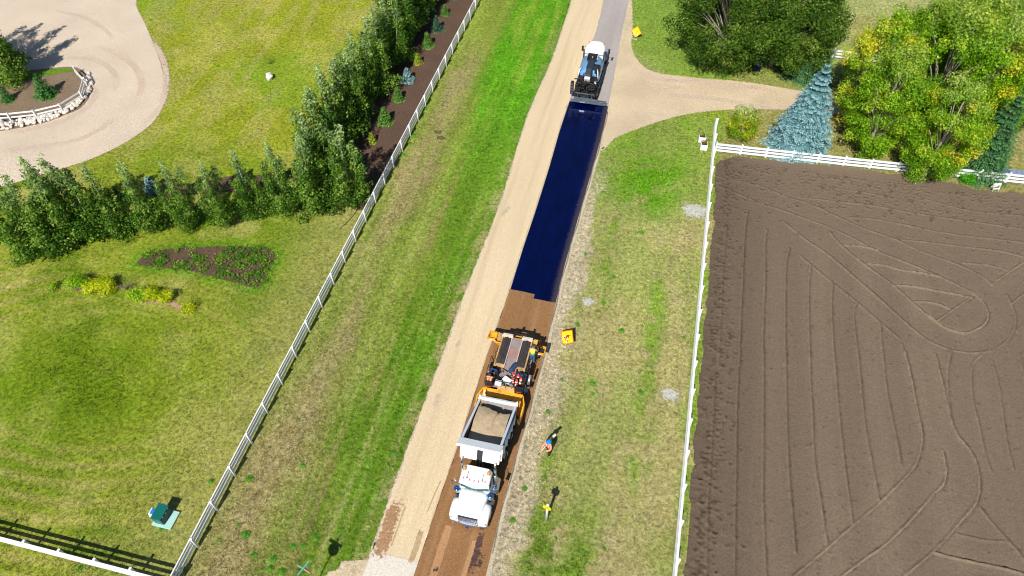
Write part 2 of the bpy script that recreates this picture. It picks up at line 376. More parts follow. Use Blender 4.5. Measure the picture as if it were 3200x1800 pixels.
# ------------------------------------------------------------------ the ground sheet, its colour painted vertex by vertex
gx = np.concatenate([[-900, -500, -300, -180, -120], np.arange(-88, 50, 0.25), [60, 90, 150, 300, 600, 900]])
gy = np.concatenate([[-900, -400, -150, -50, -10], np.arange(2, 104, 0.25), [115, 140, 200, 350, 600, 900]])
X, Y = np.meshgrid(gx, gy)
def paint_ground():
    C = np.zeros(X.shape + (4,), np.float64)
    def c(r, g, b): return np.array(lin(r, g, b))
    def over(mask, rgb): C[..., :3] = C[..., :3] * (1 - mask[..., None]) + np.array(rgb) * mask[..., None]
    def dry(mask, v): C[..., 3] = C[..., 3] * (1 - mask) + v * mask
    big = fbm(X * 0.10, Y * 0.10, 3); med = fbm(X * 0.32, Y * 0.32, 11); fin = fbm(X * 0.9, Y * 0.9, 23)
    lon = fbm(X * 0.55, Y * 0.055, 31)                      # streaks along the road
    lon2 = fbm(X * 1.4, Y * 0.12, 41)
    over(np.ones(X.shape), c(134, 146, 42)); C[..., 3] = 0.2
    # upper lawn, brighter yellow green
    up = sst(38, 50, Y + (X + 30) * 0.15) * (X < -26)
    over(up, c(146, 154, 38)); dry(up, 0.21); us = up * sst(.5, .64, fbm(X * 1.0 + Y * .12, Y * .10, 67)); dry(us, .35); over(us * .25, c(166, 162, 70))
    over(up * sst(0.5, 0.68, big), c(130, 152, 36)); over(up * sst(0.52, 0.7, med) * 0.6, c(166, 160, 78)); dry(up * sst(.48, .7, fbm(X * .5, Y * .2, 15)), .38)
    # lower lawn
    lo = (1 - up) * (X < FENCE_X)
    over(lo * sst(0.45, 0.62, big) * 0.8, c(108, 134, 22))
    over(lo * sst(0.5, 0.66, med) * 0.6, c(158, 156, 78)); dry(lo * sst(0.48, 0.68, med), 0.33); dk = lo * sst(.54, .7, fbm(X * .18, Y * .3, 95)); over(dk * .7, c(96, 124, 20)); dry(dk, .1)
    near_f = lo * sst(9, 1.0, FENCE_X - X); dry(near_f, 0.37); over(near_f * 0.4, c(152, 148, 80))
    ring = lo * np.exp(-(((X + 36) / 8) ** 2 + ((Y - 21) / 5.5) ** 2)); over(ring * 0.75, c(106, 132, 14)); dry(ring, 0.08)
    rr2 = np.hypot((X + 36) * .62, Y - 22); mow = (np.sin(rr2 * 5.2 + 1.5 * fbm(X * .2, Y * .2, 5)) * 0.5 + 0.5) * sst(4, 8, rr2)
    stripe = lo * sst(34, 26, Y) * sst(-24, -32, X) * mow; over(stripe * 0.45, c(170, 158, 84)); dry(stripe * 0.6, 0.42)
    # ditch between fence and road
    di = ((X > FENCE_X) & (X < -8.5)).astype(float)
    t = (X - FENCE_X) / 10.5
    over(di, c(128, 146, 54)); dry(di, 0.22)
    far = sst(34, 62, Y)
    dz = di * sst(34, 15, Y) * sst(1.0, .4, t + (med - .5) * .6); dry(dz, .40); over(dz * .6, c(140, 136, 74))
    green = di * np.clip(far * sst(0.28, 0.62, t + (lon - .5) * .9), 0, 1); over(green, c(92, 150, 24)); dry(green, 0.04); gs = green * sst(.46, .66, lon2); over(gs * .6, c(132, 156, 50)); dry(gs, .2)
    mid = di * sst(0.3, 0.5, t) * (1 - far) * sst(0.4, 0.62, lon); over(mid * .85, c(94, 130, 26)); dry(mid * .9, 0.1); gr2 = di * sst(.55, .8, t + (lon2 - .5) * .7) * (1 - far) * sst(.35, .6, med); gr2 = gr2 * sst(.40, .56, fbm(X * .6, Y * .09, 69)); over(gr2 * .85, c(92, 136, 24)); dry(gr2, .08)
    brown = di * np.exp(-((t - 0.2 + (med - .5) * .25) / 0.12) ** 2) * sst(0.25, 0.55, lon + 0.15) * sst(74, 60, Y); dry(brown, 0.42); over(np.clip(brown * .8, 0, 1), c(140, 126, 86))
    brown2 = di * np.exp(-((t - 0.55) / 0.10) ** 2) * sst(0.5, 0.68, lon2) * (1 - far); dry(brown2 * .8, 0.42); over(brown2 * 0.5, c(132, 116, 66))
    edge = di * sst(0.86, 0.97, t) * sst(0.35, 0.6, fin); dry(edge * (1 - far * .4), 0.44); over(edge * 0.5 * (1 - far * .5), c(150, 140, 96))
    # right-hand verge
    ve = ((X > -8.5) & (X < 7.0) & (Y < 62)).astype(float)
    over(ve, c(156, 154, 94)); dry(ve, 0.42)
    over(ve * sst(.46, .66, lon2) * .45, c(148, 140, 100)); dry(ve * sst(.5, .68, lon2), .44); vg = ve * sst(.5, .64, fbm(X * .5, Y * .22, 19)); over(vg * .45, c(128, 148, 62)); dry(vg * .7, .26)
    farv = sst(44, 55, Y); over(ve * farv * 0.9, c(126, 146, 60)); dry(ve * farv, 0.20)
    patchg = ve * np.exp(-(((X - 0.5) / 3.0) ** 2 + ((Y - 52) / 5.0) ** 2)); pg = np.clip(patchg * 1.6 * sst(.32, .62, med + (fin - .5) * .4), 0, 1); over(pg, c(92, 140, 20)); dry(pg, 0.06)
    s1 = ve * np.exp(-((X - (-2.6 + 1.2 * sst(20, 60, Y)) + (lon - .5) * 1.2) / 0.75) ** 2) * sst(0.32, 0.55, fbm(X * .4, Y * .16, 7)); s1 = s1 * sst(.35, .6, fin); over(s1 * .85, c(112, 140, 40)); dry(s1, 0.14)
    s2 = ve * np.exp(-((X - 3.0 + (lon - .5) * 1.6) / 0.9) ** 2) * sst(0.38, 0.6, fbm(X * .4, Y * .14, 9)); s2 = s2 * sst(.35, .6, fin); over(s2 * .85, c(114, 144, 40)); dry(s2, 0.14)
    s3 = ve * sst(22, 16, Y) * sst(-3.4, -2.4, X) * sst(1.5, .5, X) * sst(.35, .6, fin); over(s3 * .9, c(98, 126, 32)); dry(s3, .08)
    s4 = ve * np.exp(-((X - 6.1) / 0.45) ** 2) * sst(.4, .6, med); over(s4, c(120, 148, 48)); dry(s4, .08)
    gr = ve * sst(-2.3 - .9 * sst(24, 36, Y), -3.9, X + (fin - .5) * 2.6 + (lon - .5) * 1.5) * (1 - farv); over(gr, c(184, 172, 150)); dry(gr, 0.36)
    # far right, beyond the driveway, and under the trees
    fr = ((X > -6) & (Y >= 62)).astype(float) * sst(60, 66, Y)
    over(fr, c(122, 148, 58)); dry(fr, 0.18)
    pal = fr * sst(13, 22, X + (med - .5) * 8); over(pal, c(158, 164, 104)); dry(pal, 0.34); over(pal * sst(.5, .68, med) * .8, c(140, 140, 74))
    lit = sst(6.8, 7.6, X) * sst(56.6, 57.6, Y) * sst(76, 66, Y) * (X < 60); over(lit * .7, c(138, 132, 78)); dry(lit, .36)
    sand = fr * sst(2.0, -3.5, X + (fin - .5) * 3) * sst(74, 62, Y); over(sand * .8, c(190, 170, 140)); dry(sand, .5)
    fl = ((X > 6.6) & (Y < 59) & (Y > 8)).astype(float); over(fl, c(120, 122, 62)); dry(fl, .36)
    bd = dist_line(BED + [BED[0]], X, Y) * ~inside(BED, X, Y); fringe = np.exp(-(bd / (.75 + .5 * (fin - .5))) ** 2) * sst(.2, .5, fin + .15); fringe = np.where(np.hypot(X - BED[0][0], Y - BED[0][1]) > 25, 0, fringe); over(fringe * .65, c(84, 136, 26)); dry(fringe, .08)
    mw = fbm(X * 2.4, Y * .05, 61); dry(di * sst(.48, .62, mw) * (1 - far * .6) * .8, .42); C[..., :3] *= (1 + .5 * (mw - .5) * (di + ve * .7))[..., None]
    v = 0.82 + 0.36 * fin; C[..., :3] *= v[..., None]
    C[..., :3] *= (0.9 + 0.2 * med)[..., None]
    return np.clip(C, 0, 1)
GC = paint_ground()
Z = 0.05 * (fbm(X * 0.25, Y * 0.25, 77) - 1.0)
me, _ = grid_mesh('ground', gx, gy, Z)
color_attr(me, GC.reshape(-1, 4))
me.materials.append(GRASS)
ground = setp(link_mesh('ground', me), kind='structure')

# ------------------------------------------------------------------ road
TAN = surf('tan_chip_seal', [lin(188, 165, 129), lin(211, 190, 155), lin(229, 212, 181)], 16, 0.08, 0.5, 10, 0.9, 0.35, 0.015, streak=0.5, streak_rgb=lin(182, 158, 122), streak_sc=1.3)
BROWN = surf('fresh_brown_chips', [lin(106, 74, 44), lin(140, 102, 66), lin(168, 130, 92)], 18, 0.10, 0.6, 14, 0.9, 0.5, 0.02, streak=0.4, streak_rgb=lin(176, 138, 98), streak_sc=1.7)
GREY = surf('old_grey_asphalt', [lin(140, 132, 128), lin(168, 160, 155), lin(192, 184, 178)], 14, 0.10, 0.6, 8, 0.9, 0.3, 0.012, streak=0.3, streak_rgb=lin(150, 138, 130))
PALE = surf('pale_old_pavement', [lin(190, 180, 164), lin(214, 204, 190), lin(230, 222, 210)], 10, 0.05, 0.4, 1, 0.9, 0.2, 0.01)
def strip(name, L, Rr, y0, y1, z, m, inset=(0, 0), cols=10, dy=0.15, cut0=0.0, cut1=0.0, rag=0.0):
    """lane between two edge lines; cut0/cut1 skew the ends across the lane"""
    ys = np.linspace(y0, y1, max(2, int((y1 - y0) / dy)) + 1); u = np.linspace(0, 1, cols)
    yy = ys[:, None] + (cut0 * (1 - (ys[:, None] - y0) / (y1 - y0)) + cut1 * (ys[:, None] - y0) / (y1 - y0)) * (u[None] - 0.0)
    xl = xat(L, yy) + inset[0] + rag * (fbm(yy * 1.6, yy * 0, 7, 4) - .5); xr = xat(Rr, yy) - inset[1] + rag * .5 * (fbm(yy * 1.6, yy * 0 + 9, 7, 4) - .5)
    xx = xl + (xr - xl) * u[None]
    me, _ = grid_mesh(name, np.arange(cols), np.arange(len(ys)), np.zeros((len(ys), cols)))
    co = np.stack([xx, yy, np.full(xx.shape, z)], -1).reshape(-1, 3).astype(np.float32)
    me.vertices.foreach_set('co', co.ravel()); me.update()
    e = np.minimum(u, 1 - u)[None] * np.ones_like(yy)
    color_attr(me, np.stack([e, np.broadcast_to(u[None], yy.shape), 0 * e], -1).reshape(-1, 3))
    me.materials.append(m)
    return setp(link_mesh(name, me), kind='structure')
GRAVEL_EDGE = surf('gravel_shoulder', [lin(150, 136, 112), lin(192, 178, 152), lin(220, 208, 186)], 9, 0.12, 0.5, 1, 0.95, 0.8, 0.05, alpha=True, aw=0.5)
shoulder = [(x - 0.12, y) for x, y in ROAD_L if y > 10 and y < 100][::3] + [(x + 0.3, y) for x, y in ROAD_R if 10 < y < 100][::-3]
patch('road_shoulder', shoulder, 0.012, GRAVEL_EDGE, 0.28, False)
strip('road_lane_tan', ROAD_L, LANE_M, 14.0, 104, 0.030, TAN, rag=.34)
strip('road_lane_grey', LANE_M, ROAD_R, 61.0, 104, 0.024, GREY, rag=.3)
strip('road_lane_brown', LANE_M, ROAD_R, 9.0, 35.52, 0.030, BROWN, (0.0, 0.0), cut1=-0.05)
strip('road_junction', ROAD_L, LANE_M, 6.0, 13.99, 0.027, PALE, cut1=0.0)
# fresh bitumen: glossy film, sky's blue reflection painted into base colour and specular tint
def tar_mat():
    m = bpy.data.materials.new('wet_bitumen'); m.use_nodes = True; nt = m.node_tree; p = nt.nodes['Principled BSDF']
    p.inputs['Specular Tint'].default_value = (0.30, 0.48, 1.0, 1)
    p.inputs['IOR'].default_value = 1.75
    tc = node(nt, 'ShaderNodeTexCoord')
    n1 = node(nt, 'ShaderNodeTexNoise', Scale=9.0, Detail=6.0, Roughness=0.7); nt.links.new(tc.outputs['Object'], n1.inputs['Vector'])
    mr = node(nt, 'ShaderNodeMapRange'); mr.inputs['To Min'].default_value = 0.04; mr.inputs['To Max'].default_value = 0.22; nt.links.new(n1.outputs['Fac'], mr.inputs['Value'])
    at = node(nt, 'ShaderNodeAttribute'); at.attribute_name = 'Col'
    sp = node(nt, 'ShaderNodeSeparateColor'); nt.links.new(at.outputs['Color'], sp.inputs[0])
    n2 = node(nt, 'ShaderNodeTexNoise', Scale=5.0, Detail=8.0, Roughness=0.8); nt.links.new(tc.outputs['Object'], n2.inputs['Vector'])
    # thin, stony margin on the shoulder side
    a = node(nt, 'ShaderNodeMath', operation='MULTIPLY_ADD'); a.inputs[1].default_value = 0.32; nt.links.new(n2.outputs['Fac'], a.inputs[0]); nt.links.new(sp.outputs[1], a.inputs[2])
    s = node(nt, 'ShaderNodeMapRange'); s.inputs['From Min'].default_value = 1.02; s.inputs['From Max'].default_value = 1.10; nt.links.new(a.outputs[0], s.inputs['Value'])
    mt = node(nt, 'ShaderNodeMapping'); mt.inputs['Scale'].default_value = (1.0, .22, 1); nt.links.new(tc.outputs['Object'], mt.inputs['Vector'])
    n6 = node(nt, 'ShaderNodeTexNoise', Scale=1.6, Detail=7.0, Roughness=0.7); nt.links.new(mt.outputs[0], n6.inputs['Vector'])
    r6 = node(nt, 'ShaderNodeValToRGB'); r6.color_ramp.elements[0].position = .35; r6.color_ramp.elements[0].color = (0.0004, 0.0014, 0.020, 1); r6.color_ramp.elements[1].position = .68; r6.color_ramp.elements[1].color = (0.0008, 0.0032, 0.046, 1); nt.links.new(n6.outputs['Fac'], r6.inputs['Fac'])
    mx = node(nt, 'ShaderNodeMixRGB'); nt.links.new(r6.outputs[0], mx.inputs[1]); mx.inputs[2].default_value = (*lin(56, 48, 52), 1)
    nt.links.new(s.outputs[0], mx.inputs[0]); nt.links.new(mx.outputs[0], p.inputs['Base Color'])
    m3 = node(nt, 'ShaderNodeMath', operation='MULTIPLY_ADD'); m3.inputs[1].default_value = 0.5; nt.links.new(s.outputs[0], m3.inputs[0]); nt.links.new(mr.outputs[0], m3.inputs[2]); nt.links.new(m3.outputs[0], p.inputs['Roughness'])
    b = node(nt, 'ShaderNodeBump', Strength=0.06, Distance=0.01); nt.links.new(n1.outputs['Fac'], b.inputs['Height']); nt.links.new(b.outputs[0], p.inputs['Normal'])
    return m
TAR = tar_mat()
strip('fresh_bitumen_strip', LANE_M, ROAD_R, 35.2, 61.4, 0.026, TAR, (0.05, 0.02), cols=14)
# overlapping start of the chip mat: two spreader gates closed one after the other
def quad_sheet(name, pts, z, m):
    me = bpy.data.meshes.new(name); me.from_pydata([(x, y, z) for x, y in pts], [], [tuple(range(len(pts)))])
    c = np.ones((len(pts), 3), np.float32); color_attr(me, c); me.materials.append(m)
    o = link_mesh(name, me); o['kind'] = 'structure'; return o
quad_sheet('chip_mat_end', [(-8.65, 35.2),(-8.69, 36.0),(-7.71, 35.99),(-6.65, 35.94),(-6.64, 35.55)], 0.034, BROWN)
# raised lip of old seal along the wet strip
lip = MB()
ly = [y for y in np.arange(15.5, 61.0, 0.5)]
lip.tube([(float(xat(LANE_M, y)) - 0.05 + 0.03 * math.sin(y * 1.7), y, 0.03) for y in ly], 0.045, 5)
setp(lip.build('seal_edge_ridge', surf('chip_ridge', [lin(150, 130, 104), lin(206, 188, 158), lin(232, 216, 190)], 14, .1, .6, 1, .9, .6, .02)), kind='structure')
lip2 = MB(); lip2.tube([(float(xat(ROAD_R, y)) + 0.04 + 0.04 * math.sin(y * 1.3), y, 0.02) for y in ly], 0.05, 5)
setp(lip2.build('pavement_edge_ridge', surf('stony_edge', [lin(70, 62, 56), lin(130, 120, 108), lin(180, 170, 152)], 10, .2, .6, 1, .95, .8, .03)), kind='structure')
# worn brown strip and streaks on the tan lane near the junction
WORN = surf('worn_brown_patch', [lin(134, 100, 70), lin(160, 124, 92), lin(196, 164, 128)], 9, .12, .6, 3, .9, .3, .01, alpha=True, aw=1.6)
ribbon('worn_lane_patch', [(-11.42, 17.75),(-11.52, 16.77),(-11.5, 15.32),(-11.47, 14.2),(-11.46, 13.33)], 1.15, 0.034, WORN)
STREAK = surf('chip_streak', [lin(156, 130, 94), lin(176, 150, 112), lin(206, 184, 146)], 9, .12, .6, 3, .9, .3, .01, alpha=True, aw=0.75)
ribbon('lane_streak', [(-9.53, 16.36),(-9.46, 15.51),(-9.45, 14.79),(-9.48, 14.12),(-9.55, 13.57)], 0.5, 0.034, STREAK)
ribbon('lane_streak', [(-10.86, 17.58),(-10.94, 16.78),(-10.93, 15.57),(-10.95, 14.16)], 0.16, 0.036, STREAK)
ribbon('lane_streak', [(-9.24, 19.56),(-9.39, 18.11),(-9.51, 16.65)], 0.12, 0.034, STREAK)
OILM = surf('bitumen_pickup', [lin(60, 44, 44), lin(80, 60, 56), lin(116, 88, 72)], 9, .12, .6, 3, .8, .3, .01, alpha=True, aw=1.9)
ribbon('bitumen_pickup_marks', [(-5.88, 16.76),(-5.84, 16.09),(-5.8, 15.43),(-5.83, 14.61),(-5.85, 13.92)], 0.55, 0.036, OILM)
ribbon('bitumen_pickup_marks', [(-5.4, 15.47),(-5.44, 14.81),(-5.55, 13.99)], 0.4, 0.036, OILM)
ribbon('bitumen_pickup_marks', [(-7.86, 14.24),(-7.89, 13.8),(-7.94, 13.42)], 0.35, 0.036, OILM)
TRACK = surf('rolled_chip_track', [lin(150, 110, 74), lin(172, 130, 92), lin(188, 148, 110)], 14, .08, .6, 10, .9, .3, .01, alpha=True, aw=0.3)
ribbon('roller_track', [(-7.87, 16.92),(-7.91, 15.88),(-7.93, 14.65),(-7.94, 13.42),(-7.94, 12.74)], 0.75, 0.033, TRACK)
ribbon('roller_track', [(-6.14, 16.7),(-6.13, 15.74),(-6.18, 14.69),(-6.21, 13.83),(-6.23, 13.14)], 0.45, 0.033, TRACK)
SCUFF = surf('lane_scuff', [lin(170, 152, 130), lin(186, 168, 144), lin(206, 190, 164)], 9, .1, .6, 2, .9, .2, .01, alpha=True, aw=2.2)
ribbon('lane_scuff', [(-11.12, 30.65),(-11.17, 29.98),(-11.2, 29.4)], 0.35, 0.034, SCUFF)
ribbon('lane_scuff', [(-11.3, 25.52),(-11.24, 24.53)], 0.4, 0.034, SCUFF)
ribbon('lane_scuff', [(-10.82, 45.26),(-11.3, 43.72)], 0.5, 0.034, SCUFF)

# ------------------------------------------------------------------ gravel drives and aprons
DRIVE = surf('pale_gravel', [lin(152, 132, 110), lin(206, 188, 166), lin(236, 222, 204)], 8, 0.09, 0.22, 1, 0.95, 0.7, 0.03, alpha=True, aw=0.45)
DRIVE2 = surf('sandy_gravel', [lin(160, 140, 112), lin(200, 180, 150), lin(224, 208, 182)], 8, 0.12, 0.3, 1, 0.95, 0.4, 0.02, alpha=True, aw=0.6)
patch('circular_gravel_drive', [(-65.12, 72.42),(-60.77, 67.69),(-57.97, 64.77),(-53.63, 59.96),(-50.05, 55.47),(-48.29, 52.68),(-47.49, 49.97),(-47.47, 47.78),(-48.36, 45.09),(-49.98, 42.45),(-52.45, 40.04),(-55.66, 37.2),(-59.72, 34.64),(-66.64, 34.07),(-81.3, 45.25),(-89.79, 59.04),(-88.51, 68.93),(-78.56, 74.43)], 0.012, DRIVE, 0.22, step=0.5)
RUT = surf('drive_rut', [lin(156, 132, 112), lin(198, 176, 156), lin(224, 207, 191)], 8, .1, .4, 1, .95, .6, .03, alpha=True, aw=2.2)
for pts, w in ([([(-62.83, 56.48),(-60.34, 57.07),(-57.96, 56.6),(-55.88, 55.32),(-54.66, 53.9),(-54.0, 52.15)], 0.8),([(-60.73, 59.36),(-57.32, 58.57),(-55.08, 57.28),(-53.18, 55.71),(-51.75, 53.86),(-50.9, 51.5)], 0.9),([(-56.78, 52.92),(-55.51, 51.33),(-55.17, 49.13),(-56.01, 46.92),(-58.16, 45.22),(-60.77, 43.83)], 0.9),([(-51.36, 48.71),(-51.78, 46.68),(-52.8, 44.78),(-54.7, 43.42),(-57.9, 41.96),(-58.98, 41.51)], 0.9),([(-55.54, 62.22),(-52.39, 58.94),(-50.42, 56.36),(-49.0, 53.8),(-47.99, 50.83),(-48.29, 47.71)], 0.9),([(-69.93, 64.92),(-66.24, 64.59),(-62.54, 63.12),(-59.52, 61.01)], 0.7)]):
    ribbon('drive_rut', pts, w, 0.017, RUT)
patch('farm_driveway', [(-5.86, 88.41),(-4.18, 77.45),(-3.65, 72.54),(-2.36, 69.7),(-0.63, 68.44),(3.5, 68.45),(8.75, 68.82),(13.53, 68.58),(18.21, 68.49),(25.1, 68.81),(33.39, 69.56),(32.84, 66.51),(24.77, 65.83),(17.29, 65.3),(11.95, 64.77),(6.97, 63.53),(3.56, 62.13),(1.35, 60.7),(-1.47, 58.37),(-3.32, 56.44),(-4.19, 54.42),(-4.57, 58.65),(-5.01, 68.31),(-5.36, 75.45),(-6.71, 88.21)], 0.016, DRIVE2, 0.25, step=0.8)
for pts in ([(-3.15, 68.6),(-0.1, 67.38),(3.96, 67.61),(8.38, 68.01),(11.95, 67.79)], [(0.84, 64.72),(5.06, 65.09),(8.21, 65.01),(10.03, 64.8),(11.96, 64.72)], [(-2.09, 66.76),(-1.19, 66.01),(0.72, 65.98),(2.43, 66.5)]):
    ribbon('drive_rut', pts, 0.8, 0.021, RUT)
patch('sandy_apron', [(-13.53, 12.97),(-12.85, 13.25),(-12.14, 13.45),(-11.92, 13.72),(-11.88, 14.28),(-11.78, 14.62),(-11.61, 13.73),(-11.49, 12.55),(-11.57, 11.95),(-14.41, 11.28),(-14.31, 11.8),(-14.03, 12.25),(-13.57, 12.51)], 0.020, DRIVE2, 0.3)

# ------------------------------------------------------------------ beds
SOIL = surf('dark_bed_soil', [lin(60, 46, 38), lin(94, 73, 60), lin(120, 98, 82)], 8, 0.10, 0.4, 1, 0.95, 0.8, 0.05, alpha=True, aw=0.5)
SOIL2 = surf('dry_bed_soil', [lin(96, 80, 62), lin(128, 110, 88), lin(150, 132, 108)], 7, 0.12, 0.4, 1, 0.95, 0.7, 0.05, alpha=True, aw=0.5)
patch('tree_bed', [(-22.75, 42.6),(-22.8, 60),(-22.8, 80),(-22.8, 108),(-29.5, 108),(-29.5, 80),(-29.5, 60),(-29.2, 48),(-33, 44.4),(-36, 43.4),(-39, 41.6),(-42, 40.8),(-44, 39.0),(-44, 37.9),(-38, 40.3),(-32, 42.4),(-27, 43.6)], 0.012, SOIL, 0.25)
patch('shaped_flower_bed', [(-38.8, 31.74),(-38.69, 32.67),(-37.14, 33.72),(-34.86, 34.49),(-31.69, 35.3),(-28.98, 35.76),(-28.25, 35.24),(-27.99, 34.4),(-28.16, 33.48),(-27.75, 32.27),(-28.17, 31.54),(-29.85, 31.67),(-31.64, 31.79),(-34.38, 32.01),(-36.88, 31.75),(-38.17, 31.67)], 0.016, SOIL, 0.32)
patch('island_bed', [(-57.37, 53.29),(-56.55, 52.47),(-55.73, 50.56),(-55.64, 48.96),(-56.39, 47.85),(-57.43, 46.44),(-59.12, 45.14),(-60.96, 44.08),(-62.94, 43.24),(-66.25, 42.96),(-70.71, 47.17),(-71.1, 51.07),(-67.85, 53.03),(-64.59, 53.8),(-62.42, 54.76),(-60.87, 55.28),(-59.46, 55.01)], 0.020, SOIL2, 0.15)
patch('island_grass', [(-63.19, 53.98),(-61.84, 54.75),(-60.36, 54.94),(-59.93, 54.6),(-61.06, 54.18),(-62.32, 53.29),(-64.19, 51.97),(-65.51, 51.22),(-66.07, 51.96)], 0.026, surf('lush_grass', [lin(50, 84, 12), lin(96, 134, 24), lin(128, 160, 40)], 6, .1, .5, 1, .9, .9, .08, alpha=True, aw=.6), 0.15)
MULCH = surf('red_mulch', [lin(124, 96, 76), lin(170, 136, 112), lin(200, 170, 148)], 8, .12, .6, 1, .95, .7, .04, alpha=True, aw=.8)
for pts in ([(-43.11, 27.91),(-42.41, 28.18),(-40.92, 28.33),(-39.67, 28.57),(-38.94, 28.79)], [(-36.74, 28.33),(-35.28, 28.47),(-33.75, 28.62),(-32.92, 28.36),(-32.35, 28.4)]):
    ribbon('mulch_strip', pts, 0.6, 0.014, MULCH)
LIME = surf('spilled_pale_gravel', [lin(140, 136, 124), lin(184, 182, 172), lin(216, 216, 208)], 6, .1, .6, 1, .95, .5, .03, alpha=True, aw=1.6)
for cx_, cy_, r in ((4.88, 48.26) + (1.05,),(4.53, 29.18) + (0.62,),(-2.46, 36.17) + (0.48,)):
    patch('pale_gravel_spill', [(cx_ + r * math.cos(a) * (1 + .15 * math.sin(3 * a)), cy_ + r * .85 * math.sin(a)) for a in np.linspace(0, 2 * math.pi, 14)[:-1]], 0.012, LIME, r * 0.45, step=.3)
BARE = surf('bare_clod', [lin(70, 62, 48), lin(96, 84, 62), lin(120, 108, 80)], 6, .1, .6, 1, .95, .7, .05, alpha=True, aw=.9)
for px_, py_ in ([(-19.93, 53.65),(-19.4, 52.82)]):
    patch('gopher_mound', [(px_ + .42 * math.cos(a), py_ + .3 * math.sin(a)) for a in np.linspace(0, 2 * math.pi, 10)[:-1]], 0.012, BARE, .2, step=.3)

